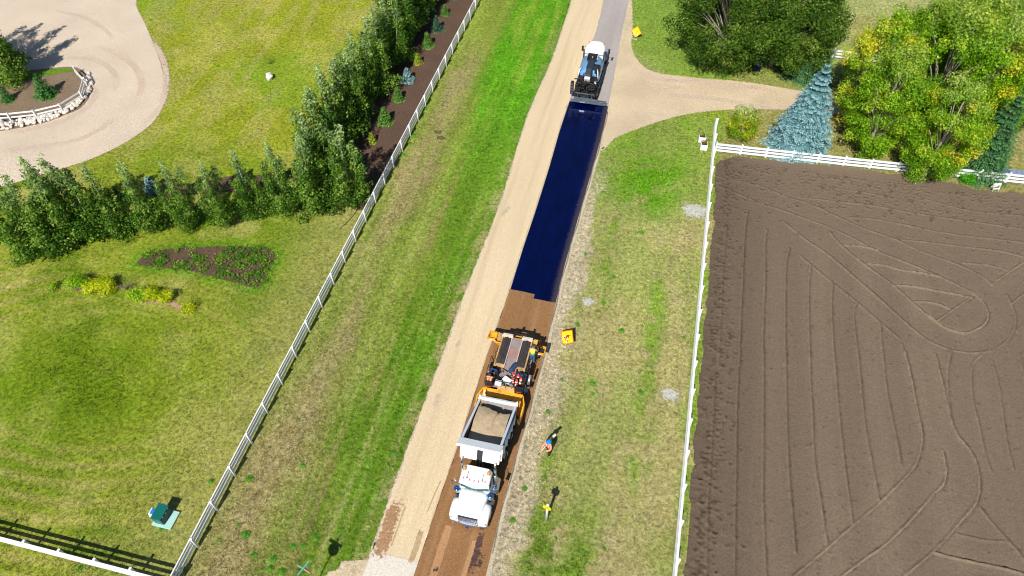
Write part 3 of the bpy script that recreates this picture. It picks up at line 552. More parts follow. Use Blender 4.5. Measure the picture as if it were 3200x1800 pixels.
# ------------------------------------------------------------------ tilled field with its furrow ridges
RIDGES = [([(7.54, 46.67),(7.5, 41.36),(7.63, 32.34)], 0.4),([(9.26, 49.13),(9.12, 47.57),(9.05, 44.14),(9.07, 40.5),(9.04, 37.25),(9.09, 32.68)], 0.8),([(10.91, 47.29),(10.73, 45.37),(10.78, 41.36),(10.71, 36.25),(10.74, 33.07)], 0.8),([(12.72, 45.5),(12.48, 44.13),(12.35, 40.97),(12.3, 33.44)], 0.8),([(14.4, 44.02),(14.18, 42.16),(14.06, 38.43),(14.06, 33.85)], 0.8),([(16.0, 42.36),(15.81, 40.29),(15.76, 36.75),(15.8, 34.26)], 0.8),([(17.76, 40.82),(17.42, 39.65),(17.42, 37.14),(17.51, 34.67)], 0.8),([(19.3, 38.96),(19.23, 36.9),(19.18, 35.06)], 0.7),([(20.69, 37.38),(20.94, 35.47)], 0.6),([(5.97, 53.24),(7.89, 52.9),(9.53, 52.89),(10.79, 52.5),(12.4, 51.83),(14.35, 51.35),(16.47, 50.38),(18.76, 49.32),(21.01, 48.64),(23.16, 47.63),(25.82, 46.79),(27.33, 46.04),(28.26, 45.17)], 0.5),([(6.68, 51.83),(9.59, 50.69),(11.06, 50.29),(13.59, 49.52),(15.81, 48.8),(17.64, 48.01),(19.72, 46.82),(22.41, 45.83),(24.59, 44.92),(26.56, 43.86)], 0.6),([(26.56, 43.86),(27.18, 43.11),(27.39, 41.86),(27.0, 40.78),(26.16, 39.96),(25.28, 39.47),(24.29, 39.58),(23.35, 40.2),(22.8, 40.78)], 1.3),([(22.8, 40.78),(22.24, 41.37),(20.53, 43.35),(18.68, 44.95),(16.88, 46.82),(16.02, 48.15)], 0.7),([(12.15, 48.64),(14.01, 46.82),(15.69, 45.54),(17.8, 43.32),(19.31, 41.7),(21.21, 39.55),(22.32, 38.43),(23.54, 37.78),(25.02, 37.67),(26.55, 38.03),(28.02, 39.1),(29.0, 40.69),(29.41, 42.34),(29.29, 43.32),(29.13, 44.17)], 0.7),([(13.51, 44.86),(15.05, 43.3),(16.63, 41.82),(17.75, 40.75),(19.12, 39.34),(20.54, 37.88)], 0.5),([(17.11, 46.82),(18.15, 47.03),(19.17, 47.02),(19.89, 46.86)], 1.1),([(18.81, 45.14),(20.15, 45.29),(21.23, 45.07),(22.66, 45.09),(24.38, 45.03)], 1.1),([(20.62, 43.22),(21.83, 43.43),(23.75, 43.42),(25.23, 43.4),(26.37, 43.29)], 1.1),([(21.98, 41.84),(23.06, 42.07),(23.99, 42.0),(24.68, 41.72)], 1.0),([(26.48, 43.32),(25.01, 41.8),(23.56, 40.25)], 1.2),([(17.65, 50.3),(19.44, 50.63),(22.34, 50.51),(25.75, 50.27),(32.53, 50.67)], 0.6),([(13.51, 51.99),(16.55, 52.15),(20.16, 52.35),(23.68, 52.17),(32.86, 52.29)], 0.6),([(21.0, 48.55),(23.29, 48.75),(26.69, 48.96),(30.02, 49.08),(32.11, 48.59)], 0.7),([(26.4, 47.01),(28.6, 47.21),(29.85, 46.94)], 0.8),([(28.24, 45.09),(29.82, 46.78),(32.24, 49.28)], 1.1),([(29.27, 43.24),(31.54, 45.79)], 0.9),([(24.0, 37.49),(23.72, 36.13)], 0.8),([(26.54, 37.96),(25.57, 36.82)], 0.7),([(29.19, 40.6),(30.88, 42.54)], 0.7),([(16.07, 55.42),(18.56, 55.51),(21.39, 55.49)], 0.4),([(16.13, 53.86),(18.47, 53.93),(20.76, 53.8)], 0.5),([(8.64, 53.37),(9.0, 54.15),(9.88, 54.66),(10.9, 54.5)], 0.6),([(6.32, 53.73),(7.17, 54.95),(8.43, 55.86)], 0.6),([(26.71, 57.33),(29.06, 56.91),(33.79, 56.87)], 0.4),([(23.93, 54.36),(27.96, 53.63),(33.23, 54.15)], 0.4)]+[([(7.43, 30.87),(7.51, 25.9),(7.52, 21.47),(7.73, 16.65)], 0.5),([(9.04, 32.61),(9.04, 28.68),(9.17, 24.01),(9.22, 20.84),(9.34, 17.03)], 0.8),([(10.76, 34.41),(10.84, 26.68),(10.87, 23.32),(11.0, 20.26),(11.17, 17.46)], 0.8),([(12.36, 34.78),(12.38, 29.47),(12.5, 24.79),(12.71, 21.67),(12.83, 19.72)], 0.8),([(14.01, 35.17),(14.09, 29.87),(14.14, 26.3),(14.44, 23.31),(14.71, 20.74)], 0.8),([(15.78, 35.59),(15.89, 30.04),(16.04, 26.18),(16.23, 23.52),(16.3, 22.41)], 0.8),([(17.49, 35.99),(17.53, 30.31),(17.73, 27.49),(17.86, 26.06),(18.01, 24.36)], 0.8),([(19.25, 36.41),(19.24, 32.61),(19.46, 29.9),(19.63, 27.14)], 0.7),([(20.85, 36.78),(21.05, 34.08),(21.17, 31.04),(21.23, 29.84),(20.99, 28.61),(20.52, 27.35),(19.68, 26.15),(17.98, 24.04),(15.99, 21.84),(14.37, 19.99),(12.72, 18.19)], 1.1),([(22.97, 37.0),(23.13, 34.57),(23.25, 31.65),(23.63, 30.17),(24.19, 29.36),(24.45, 28.28),(24.39, 27.05),(24.03, 25.68),(23.05, 24.31),(21.11, 21.86),(19.03, 19.68)], 1.1),([(24.16, 37.56),(23.65, 35.77),(23.36, 33.58),(23.3, 31.66)], 0.7),([(26.44, 37.89),(25.66, 36.93),(25.21, 35.73),(24.99, 33.32),(25.06, 31.22),(25.1, 29.11),(25.22, 28.12)], 0.7),([(26.88, 37.36),(26.94, 34.68),(26.66, 30.88),(26.69, 28.47)], 0.6),([(28.96, 38.41),(28.79, 34.86)], 0.5),([(22.39, 28.94),(22.45, 27.58),(22.15, 26.41),(21.49, 25.61),(20.07, 23.71),(18.43, 21.72),(16.98, 20.32),(15.47, 18.84)], 1.3),([(20.9, 21.62),(22.82, 21.55),(24.55, 21.58),(26.24, 21.47)], 1.2),([(22.44, 23.16),(24.11, 23.11),(25.44, 23.39)], 0.6),([(24.11, 25.28),(24.68, 24.39),(25.41, 23.46),(26.37, 22.15)], 0.6)]
FS = 0.075
fx = np.arange(6.3, 42, FS); fy = np.arange(10, 60, FS)
FX, FY = np.meshgrid(fx, fy)
FZ = np.full(FX.shape, 0.14) + 0.03 * (fbm(FX * 0.5, FY * 0.5, 51) - .5) + 0.035 * (fbm(FX * 3.3, FY * 3.3, 53, 3) - .5)
FT = np.ones(FX.shape)
wob = 0.10 * (fbm(FX * 1.5, FY * 1.5, 57) - .5)
BND = np.zeros(FX.shape); RUp = np.zeros(FX.shape); RDn = np.zeros(FX.shape)
for pts, w in RIDGES:
    P = spline(pts, 0.5)
    x0 = min(p[0] for p in P) - 1.2; x1 = max(p[0] for p in P) + 1.2; y0 = min(p[1] for p in P) - 1.2; y1 = max(p[1] for p in P) + 1.2
    ix = slice(max(0, int((x0 - 6.3) / FS)), max(0, int((x1 - 6.3) / FS))); iy = slice(max(0, int((y0 - 10) / FS)), max(0, int((y1 - 10) / FS)))
    sx, sy = FX[iy, ix], FY[iy, ix]
    if sx.size == 0: continue
    d = dist_line(P, sx, sy) + wob[iy, ix]
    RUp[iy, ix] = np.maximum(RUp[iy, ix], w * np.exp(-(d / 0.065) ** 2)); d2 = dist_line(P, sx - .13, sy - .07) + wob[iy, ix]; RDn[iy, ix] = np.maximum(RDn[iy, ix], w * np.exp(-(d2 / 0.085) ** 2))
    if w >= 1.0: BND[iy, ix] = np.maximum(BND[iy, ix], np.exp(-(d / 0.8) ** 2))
brk = .35 + 1.3 * fbm(FX * 3.2, FY * 3.2, 61, 3); FZ += (0.115 * RUp - 0.04 * RDn) * brk; FT += .08 * BND + .24 * RUp - .46 * RDn * (1 - RUp) * (.3 + 1.3 * fbm(FX * 4, FY * 4, 63, 2))  # ridge relief; lit crests and shadowed far sides also painted into the tone
# soft clods along the left fence and hoof prints near the top
clod = sst(9.2, 7.2, FX) * sst(.56, .7, fbm(FX * 2.6, FY * 2.6, 71, 2)); FZ += 0.045 * clod; FT -= 0.10 * sst(9.5, 7.0, FX)
rng = random.Random(5)
def pit(x, y, r, dep):
    i0, j0 = int((x - 6.3) / FS), int((y - 10) / FS); n = 7
    if i0 < n or j0 < n or i0 > len(fx) - n - 1 or j0 > len(fy) - n - 1: return
    sl = (slice(j0 - n, j0 + n), slice(i0 - n, i0 + n)); d = np.hypot(FX[sl] - x, FY[sl] - y)
    FZ[sl] -= dep * np.exp(-(d / r) ** 2); FZ[sl] += dep * .5 * np.exp(-((d - r * 1.5) / (r * .5)) ** 2); FT[sl] -= 0.3 * np.exp(-(d / r) ** 2)
for i in range(520):
    x = rng.uniform(7, 40); base = 56.5 - 0.0 * x
    pit(x, base - abs(rng.gauss(0, 2.6)) - 0.03 * (40 - x), rng.uniform(.09, .16), rng.uniform(.05, .10))
for i in range(420): pit(6.9 + abs(rng.gauss(0, 1.0)), rng.uniform(14, 56), rng.uniform(.08, .14), rng.uniform(.03, .07))
for i in range(500): pit(rng.uniform(8, 34), rng.uniform(14, 54), rng.uniform(.07, .1), rng.uniform(.015, .04))
fc = inside(FIELD, FX + (fbm(FX, FY, 81) - .5) * .45, FY + (fbm(FX, FY, 83) - .5) * .8)
keep = fc[:-1, :-1] & fc[1:, 1:]
FZ = np.maximum(FZ, .045)
me, used = grid_mesh('tilled_field', fx, fy, FZ, keep)
bands = 0.5 + 0.5 * np.sin(FX * 2 * math.pi / 3.6 + 0.7)
FT *= 0.94 + 0.12 * fbm(FX * .12, FY * .12, 91) + 0.05 * (fbm(FX * .5, FY * .12, 93) - .5)
FT *= 1 + 0.12 * (bands - .5) * sst(50, 42, FY) * sst(30, 18, FX)
FZ += .035 * (fbm(FX * 1.1, FY * 5.5, 99, 3) - .5) * sst(56, 50, FY)
FT *= .84 + .2 * sst(6, 15, FX)
FT *= 1 + .10 * (fbm(FX * 5, FY * .25, 97, 2) - .5) * sst(50, 44, FY)
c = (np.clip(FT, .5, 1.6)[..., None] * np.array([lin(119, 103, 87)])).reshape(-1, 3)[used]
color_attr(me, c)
def field_mat():
    m = bpy.data.materials.new('tilled_soil'); m.use_nodes = True; nt = m.node_tree; p = nt.nodes['Principled BSDF']
    p.inputs['Roughness'].default_value = 0.95; p.inputs['Specular IOR Level'].default_value = 0.1
    at = node(nt, 'ShaderNodeAttribute'); at.attribute_name = 'Col'; tc = node(nt, 'ShaderNodeTexCoord')
    n1 = node(nt, 'ShaderNodeTexNoise', Scale=7.0, Detail=9.0, Roughness=0.8); nt.links.new(tc.outputs['Object'], n1.inputs['Vector'])
    r = node(nt, 'ShaderNodeValToRGB'); r.color_ramp.elements[0].position = .32; r.color_ramp.elements[0].color = (.62, .61, .60, 1); r.color_ramp.elements[1].position = .7; r.color_ramp.elements[1].color = (1.28, 1.28, 1.26, 1)
    nt.links.new(n1.outputs['Fac'], r.inputs['Fac'])
    mul = node(nt, 'ShaderNodeMixRGB', blend_type='MULTIPLY'); mul.inputs[0].default_value = 1; nt.links.new(at.outputs['Color'], mul.inputs[1]); nt.links.new(r.outputs[0], mul.inputs[2]); nt.links.new(mul.outputs[0], p.inputs['Base Color'])
    b = node(nt, 'ShaderNodeBump', Strength=1.0, Distance=.06); nt.links.new(n1.outputs['Fac'], b.inputs['Height']); nt.links.new(b.outputs[0], p.inputs['Normal'])
    return m
me.materials.append(field_mat())
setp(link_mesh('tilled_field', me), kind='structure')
# ------------------------------------------------------------------ white rail fences
WHITE = mat('white_vinyl', (0.80, 0.80, 0.79), 0.45, vary=0.03, scale=1.5, dirt=(0.55, 0.54, 0.48), dirt_amt=0.1)
def fence(name, label, pts, h, rails, rail_h, spacing, post=0.12, thick=0.045, side=1):
    """posts along a path, each rail of each bay a part of its own; rails run past the posts on one side"""
    root = empty(name, (*pts[0], 0), label, 'fence')
    px = MB(); px.box((0, 0, h / 2),(post, post, h)); px.prism([(-post * .55, h),(post * .55, h),(0, h + .045)], 'y', -post * .55, post * .55)
    pm = px.mesh('post', WHITE)
    stations = []
    for (a, b) in zip(pts[:-1], pts[1:]):
        A, B = Vector(a), Vector(b); n = max(1, round((B - A).length / spacing))
        stations += [A + (B - A) * (i / n) for i in range(n)]
    stations.append(Vector(pts[-1])); o0 = Vector(pts[0]); cache = {}
    for i, s in enumerate(stations):
        d = (stations[min(i + 1, len(stations) - 1)] - stations[max(0, i - 1)]); ang = math.atan2(d.y, d.x)
        link_mesh('post', pm, root, (s.x - o0.x, s.y - o0.y, 0),(0, 0, ang))
        if i + 1 < len(stations):
            e = stations[i + 1]; L = (e - s).length; a2 = math.atan2(e.y - s.y, e.x - s.x); key = round(L, 2)
            if key not in cache:
                rb = MB(); rb.box((0, 0, 0),(L - 0.008, thick, rail_h)); cache[key] = rb.mesh('rail', WHITE)
            nrm = Vector((-math.sin(a2), math.cos(a2))) * (post * .5 + thick * .5 - .004) * side
            for z in rails:
                link_mesh('rail', cache[key], root, ((s.x + e.x) / 2 - o0.x + nrm.x, (s.y + e.y) / 2 - o0.y + nrm.y, z),(random.uniform(-.01, .01), random.uniform(-.003, .003), a2))
    return root
random.seed(3)
fence('rail_fence', 'long white three-rail fence running beside the dark tree bed and roadside ditch', [(FENCE_X, 9.42),(FENCE_X, 105)], 1.30, (0.36, 0.74, 1.12), 0.17, 2.37, .14, .075, side=1)
fence('rail_fence', 'white three-rail fence across the bottom left corner, casting a ladder-like shadow', [(-46.0, 9.42),(FENCE_X - .2, 9.42)], 1.30, (0.36, 0.74, 1.12), 0.17, 2.34, .14, .07, side=-1)
fence('rail_fence', 'white fence along the left side of the tilled field, seen almost from above', [(5.97, 12.5),(5.97, 60.2)], 1.22, (0.36, 0.74, 1.14), 0.16, 2.34, .13, .15, side=1)
fence('rail_fence', 'white three-rail fence along the top of the tilled field in front of the trees', [(6.1, 56.75),(16.81 * 44 / 42, 57.4),(34.0, 58.55),(44, 59.2)], 1.12, (0.28, 0.62, 0.96), 0.2, 2.34, .13, .07, side=-1)
fence('rail_fence', 'distant white rail fence half hidden behind the yellow and green trees', [(13.15, 76.44),(17.47, 75.41),(33.2, 75.59),(39.72, 75.83)], 1.15, (0.3, 0.64, 0.98), 0.18, 2.4, side=-1)
isl = [(-59.46, 54.18),(-57.23, 52.66),(-56.18, 50.44),(-56.88, 48.11),(-58.72, 46.63),(-60.86, 45.67),(-63.19, 44.92),(-65.7, 44.4)]
fence('rail_fence', 'low white two-rail fence curving round the planted island in the gravel drive', isl, 1.0, (0.42, 0.84), 0.15, 9.0, side=-1)

# ------------------------------------------------------------------ foliage
def leaf_mat(name, trans=0.33, rough=0.6, spec=0.18):
    m = bpy.data.materials.new(name); m.use_nodes = True; nt = m.node_tree; p = nt.nodes['Principled BSDF']
    at = node(nt, 'ShaderNodeAttribute'); at.attribute_name = 'Col'
    p.inputs['Roughness'].default_value = rough; p.inputs['Specular IOR Level'].default_value = spec
    nt.links.new(at.outputs['Color'], p.inputs['Base Color'])
    tr = node(nt, 'ShaderNodeBsdfTranslucent'); nt.links.new(at.outputs['Color'], tr.inputs['Color'])
    mx = node(nt, 'ShaderNodeMixShader'); mx.inputs[0].default_value = trans
    nt.links.new(p.outputs[0], mx.inputs[1]); nt.links.new(tr.outputs[0], mx.inputs[2])
    nt.links.new(mx.outputs[0], nt.nodes['Material Output'].inputs['Surface'])
    return m
LEAF = leaf_mat('broad_leaves'); NEEDLE = leaf_mat('needles', 0.12, 0.65, 0.2)
BARK = mat('grey_bark', lin(166, 156, 138), 0.9, vary=0.3, scale=8, bump=0.6)
DBARK = mat('dark_bark', lin(86, 70, 56), 0.9, vary=0.3, scale=8, bump=0.6)

def leaf_mesh(name, cen, nrm, size, cols, m, aspect=0.62, along=None):
    """one diamond-shaped, slightly folded face pair per leaf"""
    n = len(cen); rs = np.random.RandomState(n % 9973)
    nrm = nrm / (np.linalg.norm(nrm, axis=1, keepdims=True) + 1e-9)
    a = rs.normal(size=(n, 3)) if along is None else along
    a = a - nrm * np.sum(a * nrm, 1, keepdims=True); a /= (np.linalg.norm(a, axis=1, keepdims=True) + 1e-9)
    b = np.cross(nrm, a); s = size[:, None]
    v = np.empty((n, 4, 3), np.float32)
    v[:, 0] = cen - a * s * .5; v[:, 1] = cen + b * s * .5 * aspect + nrm * s * .12; v[:, 2] = cen + a * s * .5; v[:, 3] = cen - b * s * .5 * aspect + nrm * s * .12
    me = bpy.data.meshes.new(name)
    me.vertices.add(4 * n); me.vertices.foreach_set('co', v.ravel())
    me.loops.add(4 * n); me.loops.foreach_set('vertex_index', np.arange(4 * n, dtype=np.int32))
    me.polygons.add(n); me.polygons.foreach_set('loop_start', np.arange(0, 4 * n, 4, dtype=np.int32))
    me.update(); color_attr(me, np.repeat(cols, 4, axis=0)); me.materials.append(m)
    return me

def clump_leaves(rs, clumps, dens, size, pal, zmax, tip=None, tip_from=0.7, tip_pow=1.5, up=0.35):
    """leaves through the outer part of many small clumps; each clump has its own tone"""
    C = []; N = []; S = []; K = []
    pal = np.array(pal)
    for (c, r, tone) in clumps:
        n = max(8, int(dens * (r * r * .75 + .22 * r)))
        d = rs.normal(size=(n, 3)); d /= np.linalg.norm(d, axis=1, keepdims=True)
        rad = r * (0.35 + 0.75 * rs.rand(n) ** 0.6)
        p = np.array(c) + d * rad[:, None] * np.array([1, 1, .85])
        C.append(p); nn = d + rs.normal(size=(n, 3)) * 0.55; nn[:, 2] += up; N.append(nn)
        S.append(size * (0.65 + 0.7 * rs.rand(n)))
        t = np.clip(tone + rs.normal(size=n) * 0.16, 0, 1) * (len(pal) - 1); i = np.minimum(t.astype(int), len(pal) - 2); f = (t - i)[:, None]
        col = pal[i] * (1 - f) + pal[i + 1] * f
        if tip is not None:
            w = np.clip((p[:, 2] / zmax - tip_from) / (1 - tip_from), 0, 1) ** tip_pow * (0.35 + 0.65 * rs.rand(n))
            col = col * (1 - w[:, None]) + np.array(tip) * w[:, None]
        K.append(col * (0.75 + 0.5 * rs.rand(n, 1)))
    return np.concatenate(C), np.concatenate(N), np.concatenate(S), np.clip(np.concatenate(K), 0, 1)

def poplar_proto(seed, h):
    """young upswept poplar: several leaders, foliage nearly to the ground, silvery tips"""
    rs = np.random.RandomState(seed); clumps = []; tr = MB()
    nl = rs.randint(3, 5); tr.tube([(0, 0, 0),(.03, .02, h * .3),(0, 0, h * .97)], [.11, .08, .012], 6)
    for i in range(nl + 1):
        a = 2 * math.pi * i / nl + rs.rand() * .8; sp = 0.0 if i == nl else rs.uniform(.55, 1.15)
        top = h * (1.0 if i == nl else rs.uniform(.5, .88))
        for t in np.concatenate([np.linspace(.12, .74, 9), np.linspace(.79, 1, 8)]):
            z = top * t; rr = sp * min(1, t * 2.2)
            r = (0.74 * (1 - t) ** .6 + .13) * (h / 7) ** .5 * rs.uniform(.75, 1.1)
            clumps.append(((rr * math.cos(a) + rs.normal() * .14, rr * math.sin(a) + rs.normal() * .14, z), r, rs.uniform(.05, .95)))
        if i < nl: tr.tube([(0, 0, h * .08),(sp * .7 * math.cos(a), sp * .7 * math.sin(a), top * .4),(sp * math.cos(a), sp * math.sin(a), top * .92)], [.06, .035, .01], 5)
    for i in range(15):
        a = rs.rand() * 6.28; q = rs.uniform(.6, 1.5); clumps.append(((q * math.cos(a), q * math.sin(a), rs.uniform(.3, h * .34)), rs.uniform(.45, .75), rs.uniform(.0, .7)))
    C, N, S, K = clump_leaves(rs, clumps, 300, 0.165, [lin(44, 80, 18), lin(74, 114, 28), lin(112, 148, 44), lin(152, 178, 78)], h, lin(190, 212, 146), .62, 1.1)
    C[:, 2] = np.maximum(C[:, 2], .12)
    return leaf_mesh('crown', C, N, S, K, LEAF), tr.mesh('trunk', BARK)
POP = [poplar_proto(11, 7.0), poplar_proto(12, 7.0), poplar_proto(13, 7.0), poplar_proto(14, 7.0)]
def place_tree(name, proto, loc, sc, rz, label, cat, group=None, wide=1.0):
    root = empty(name, (*loc, 0), label, cat, group, (0, 0, rz)); root.scale = (sc * wide, sc * wide, sc)
    link_mesh('crown', proto[0], root); link_mesh('trunk', proto[1], root)
    return root
ORD = ['first', 'second', 'third', 'fourth', 'fifth', 'sixth', 'seventh', 'eighth', 'ninth', 'tenth', 'eleventh', 'twelfth', 'thirteenth', 'fourteenth', 'fifteenth', 'sixteenth', 'seventeenth', 'eighteenth']
HROW = [(-47.45, 31.09, 8.2),(-46.02, 31.43, 8.2),(-45.14, 32.75, 8.8),(-43.91, 33.51, 8.8),(-41.78, 34.49, 7.6),(-39.23, 35.46, 7.5),(-36.67, 36.67, 7.0),(-33.76, 37.36, 7.0),(-31.69, 38.95, 7.3),(-29.25, 40.06, 7.7),(-26.84, 40.94, 8.2),(-24.16, 42.32, 8.4)]
for i, (x, y, h) in enumerate(HROW):
    place_tree('poplar_tree', POP[(i * 3 + 1) % 4], (x, y), h / 7, i * 1.9, ORD[i] + ' poplar from the left in the row across the lawn', 'tree', 'poplars in the row across the lawn', 0.86 if h < 7.8 else 1.0)
rr = random.Random(8)
for i in range(18):
    y = 43.9 + 2.45 * i; h = rr.uniform(7.6, 9.0)
    place_tree('poplar_tree', POP[(i * 5 + 2) % 4], (-28.15 + rr.uniform(-.35, .35), y + rr.uniform(-.3, .3)), h / 7, i * 2.3, ORD[i] + ' poplar from the near end of the row beside the dark bed', 'tree', 'poplars along the dark bed', 1.1)
for i, (x, y, h) in enumerate(((-64.9, 51.6, 9.0),(-67.6, 52.6, 9.6),(-70.4, 53.2, 8.8))):
    place_tree('poplar_tree', POP[i], (x, y), h / 7, i * 1.1, ('leafy poplar on the island at the left edge, nearest its fence', 'tall poplar on the island behind the nearest one, cut by the left edge', 'poplar on the island mostly outside the left edge')[i], 'tree', 'poplars on the island')

def spruce_proto(seed, h, r, pal, tipc, dense=1.0, sz=1.0):
    """whorls of drooping boughs, each bough a fan of short needle sprays"""
    rs = np.random.RandomState(seed); C = []; N = []; S = []; K = []; A = []
    pal = np.array(pal); lv = int(max(9, 2.1 * h ** .85 + 6)); step = 1.0
    for i in range(lv):
        t = (i + rs.uniform(-.3, .3)) / lv; t = min(max(t, 0), .985); z = h * (.03 + .95 * t)
        R_ = r * (1 - t) ** .88 * rs.uniform(.88, 1.08) + .04; nb = int((7 + 9 * (1 - t)) * dense)
        for b in range(nb):
            a = 2 * math.pi * (b + rs.rand() * .7) / nb; L = R_ * rs.uniform(.72, 1.1); ca, sa = math.cos(a), math.sin(a)
            ns = max(5, int(L / .13 * dense)); tone = rs.uniform(0, 1)
            for q in range(ns):
                u = .18 + .82 * (q + rs.rand()) / ns; w = (1 - u * .75) * L * .34
                for sgn in (-1, 0, 1):
                    off = sgn * w * rs.uniform(.4, 1)
                    zz = z + L * (.16 * u - (.46 - .3 * t) * u * u) + rs.normal() * .02 - abs(off) * .16
                    C.append((ca * L * u - sa * off, sa * L * u + ca * off, max(.05, zz)))
                    al = (ca * .8 - sa * sgn * .7, sa * .8 + ca * sgn * .7, -.05 + .25 * (u > .85)); A.append(al)
                    N.append((ca * .5 + rs.normal() * .5, sa * .5 + rs.normal() * .5, .8)); S.append(sz * rs.uniform(.16, .30) * (.7 + .3 * (1 - t)))
                    f = min(1, max(0, tone * .6 + .4 * rs.rand())); c = (pal[0] * (1 - f) + pal[1] * f) * (.35 + .65 * min(1, u * 1.25))  # inner sprays darkened: dead needles and crown shade painted into the colour
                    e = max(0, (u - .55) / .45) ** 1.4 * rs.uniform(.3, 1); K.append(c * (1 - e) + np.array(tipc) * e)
    C = np.array(C); me = leaf_mesh('crown', C, np.array(N), np.array(S), np.clip(np.array(K), 0, 1), NEEDLE, .55, np.array(A))
    tr = MB(); tr.tube([(0, 0, 0),(0, 0, h * .96)], [.05 + .018 * h, .01], 7)
    return me, tr.mesh('trunk', DBARK)
GRN = [lin(46, 84, 28), lin(78, 122, 44)]; BLU = [lin(72, 112, 112), lin(112, 154, 152)]; TEA = [lin(30, 64, 48), lin(56, 96, 72)]; YEL = [lin(92, 110, 24), lin(132, 146, 34)]
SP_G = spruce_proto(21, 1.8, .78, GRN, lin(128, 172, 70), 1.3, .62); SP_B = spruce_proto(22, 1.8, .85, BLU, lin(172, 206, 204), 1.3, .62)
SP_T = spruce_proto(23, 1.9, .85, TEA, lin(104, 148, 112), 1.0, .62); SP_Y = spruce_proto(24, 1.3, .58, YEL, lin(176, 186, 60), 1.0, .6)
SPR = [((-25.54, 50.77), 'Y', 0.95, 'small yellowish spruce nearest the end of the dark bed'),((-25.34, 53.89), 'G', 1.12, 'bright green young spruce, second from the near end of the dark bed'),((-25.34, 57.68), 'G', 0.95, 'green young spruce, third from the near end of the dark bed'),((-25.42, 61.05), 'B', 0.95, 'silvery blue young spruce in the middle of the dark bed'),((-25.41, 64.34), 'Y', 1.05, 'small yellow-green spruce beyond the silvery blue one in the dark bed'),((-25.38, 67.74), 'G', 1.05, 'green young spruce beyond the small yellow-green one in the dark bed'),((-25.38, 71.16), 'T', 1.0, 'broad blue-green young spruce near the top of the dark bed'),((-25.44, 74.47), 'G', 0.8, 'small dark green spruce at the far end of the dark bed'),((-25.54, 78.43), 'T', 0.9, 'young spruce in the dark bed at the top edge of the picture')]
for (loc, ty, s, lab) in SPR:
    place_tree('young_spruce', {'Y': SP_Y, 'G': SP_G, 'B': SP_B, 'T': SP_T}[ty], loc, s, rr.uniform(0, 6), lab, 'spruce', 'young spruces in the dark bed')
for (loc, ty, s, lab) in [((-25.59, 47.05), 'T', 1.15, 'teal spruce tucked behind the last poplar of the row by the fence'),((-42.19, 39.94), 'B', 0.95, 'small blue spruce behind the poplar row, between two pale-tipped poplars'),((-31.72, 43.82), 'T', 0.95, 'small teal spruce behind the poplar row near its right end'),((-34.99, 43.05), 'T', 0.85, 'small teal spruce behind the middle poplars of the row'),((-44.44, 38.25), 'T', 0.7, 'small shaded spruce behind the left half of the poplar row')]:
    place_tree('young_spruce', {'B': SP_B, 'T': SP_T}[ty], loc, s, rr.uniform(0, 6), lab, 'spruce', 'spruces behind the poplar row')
SP_M = spruce_proto(25, 2.8, 1.25, [lin(34, 76, 30), lin(60, 116, 44)], lin(96, 160, 62), 1.1, .7)
place_tree('island_spruce', SP_M, (-60.22, 50.22), 1.0, 0, 'bushy green spruce on the island inside the low white fence', 'spruce')
place_tree('island_spruce', SP_M, (-63.45, 48.63), .66, 2, 'smaller green spruce on the island at the left edge', 'spruce')
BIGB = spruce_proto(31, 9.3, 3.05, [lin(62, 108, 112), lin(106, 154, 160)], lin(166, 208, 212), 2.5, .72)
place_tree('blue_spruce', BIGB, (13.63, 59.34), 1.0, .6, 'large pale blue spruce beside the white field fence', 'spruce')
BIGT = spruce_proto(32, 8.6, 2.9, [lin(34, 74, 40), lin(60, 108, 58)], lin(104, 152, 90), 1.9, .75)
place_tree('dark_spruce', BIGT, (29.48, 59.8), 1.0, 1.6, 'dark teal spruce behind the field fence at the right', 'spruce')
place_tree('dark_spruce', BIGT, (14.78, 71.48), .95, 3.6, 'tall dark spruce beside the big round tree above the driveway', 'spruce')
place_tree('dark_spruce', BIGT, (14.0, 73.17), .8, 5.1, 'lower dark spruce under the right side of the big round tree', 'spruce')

def broad_proto(seed, h, rx, base, nclump, rc, pal, dens, size, tones, tip=None, bark=BARK, flat=1.0):
    """trunk, limbs and a crown of many leaf clumps with gaps between them"""
    rs = np.random.RandomState(seed); tr = MB(); clumps = []
    tr.tube([(0, 0, 0),(.05, .02, base),(0, .1, h * .55),(.1, 0, h * .85)], [.26, .22, .13, .03], 8)
    cz = base + (h - base) * .5; rz = (h - base) * .5
    for i in range(nclump):
        d = rs.normal(size=3); d /= np.linalg.norm(d); rad = rs.uniform(.45, 1) ** .5
        p = (d[0] * rx * rad * rs.uniform(.9, 1.08), d[1] * rx * rad * rs.uniform(.9, 1.08), cz + d[2] * rz * rad * flat)
        r = rc * rs.uniform(.65, 1.2); clumps.append((p, r, tones(p, rs)))
        if i % 3 == 0:
            s = min(p[2] * .62, h * .6); q = Vector(p) * .55
            tr.tube([(0, 0, max(base * .6, s * .7)),(q.x, q.y, (s + p[2]) * .52),(p[0] * .97, p[1] * .97, p[2] + r * .35)], [.055, .035, .01], 5)
    C, N, S, K = clump_leaves(rs, clumps, dens, size, pal, h, tip, .75)
    return leaf_mesh('crown', C, N, S, K, LEAF), tr.mesh('trunk', bark)
DK = [lin(42, 70, 14), lin(66, 100, 22), lin(98, 130, 36), lin(140, 160, 72)]
BIG1 = broad_proto(41, 10.5, 5.4, .6, 250, 1.0, DK, 330, .18, lambda p, rs: rs.uniform(.1, .85), bark=BARK)
BIG2 = broad_proto(42, 10.0, 5.2, .6, 240, 1.0, DK, 330, .18, lambda p, rs: rs.uniform(.1, .85), bark=BARK)
place_tree('round_tree', BIG1, (5.86, 71.64), 1.05, 0, 'big round dark green tree above the driveway, its left half', 'tree')
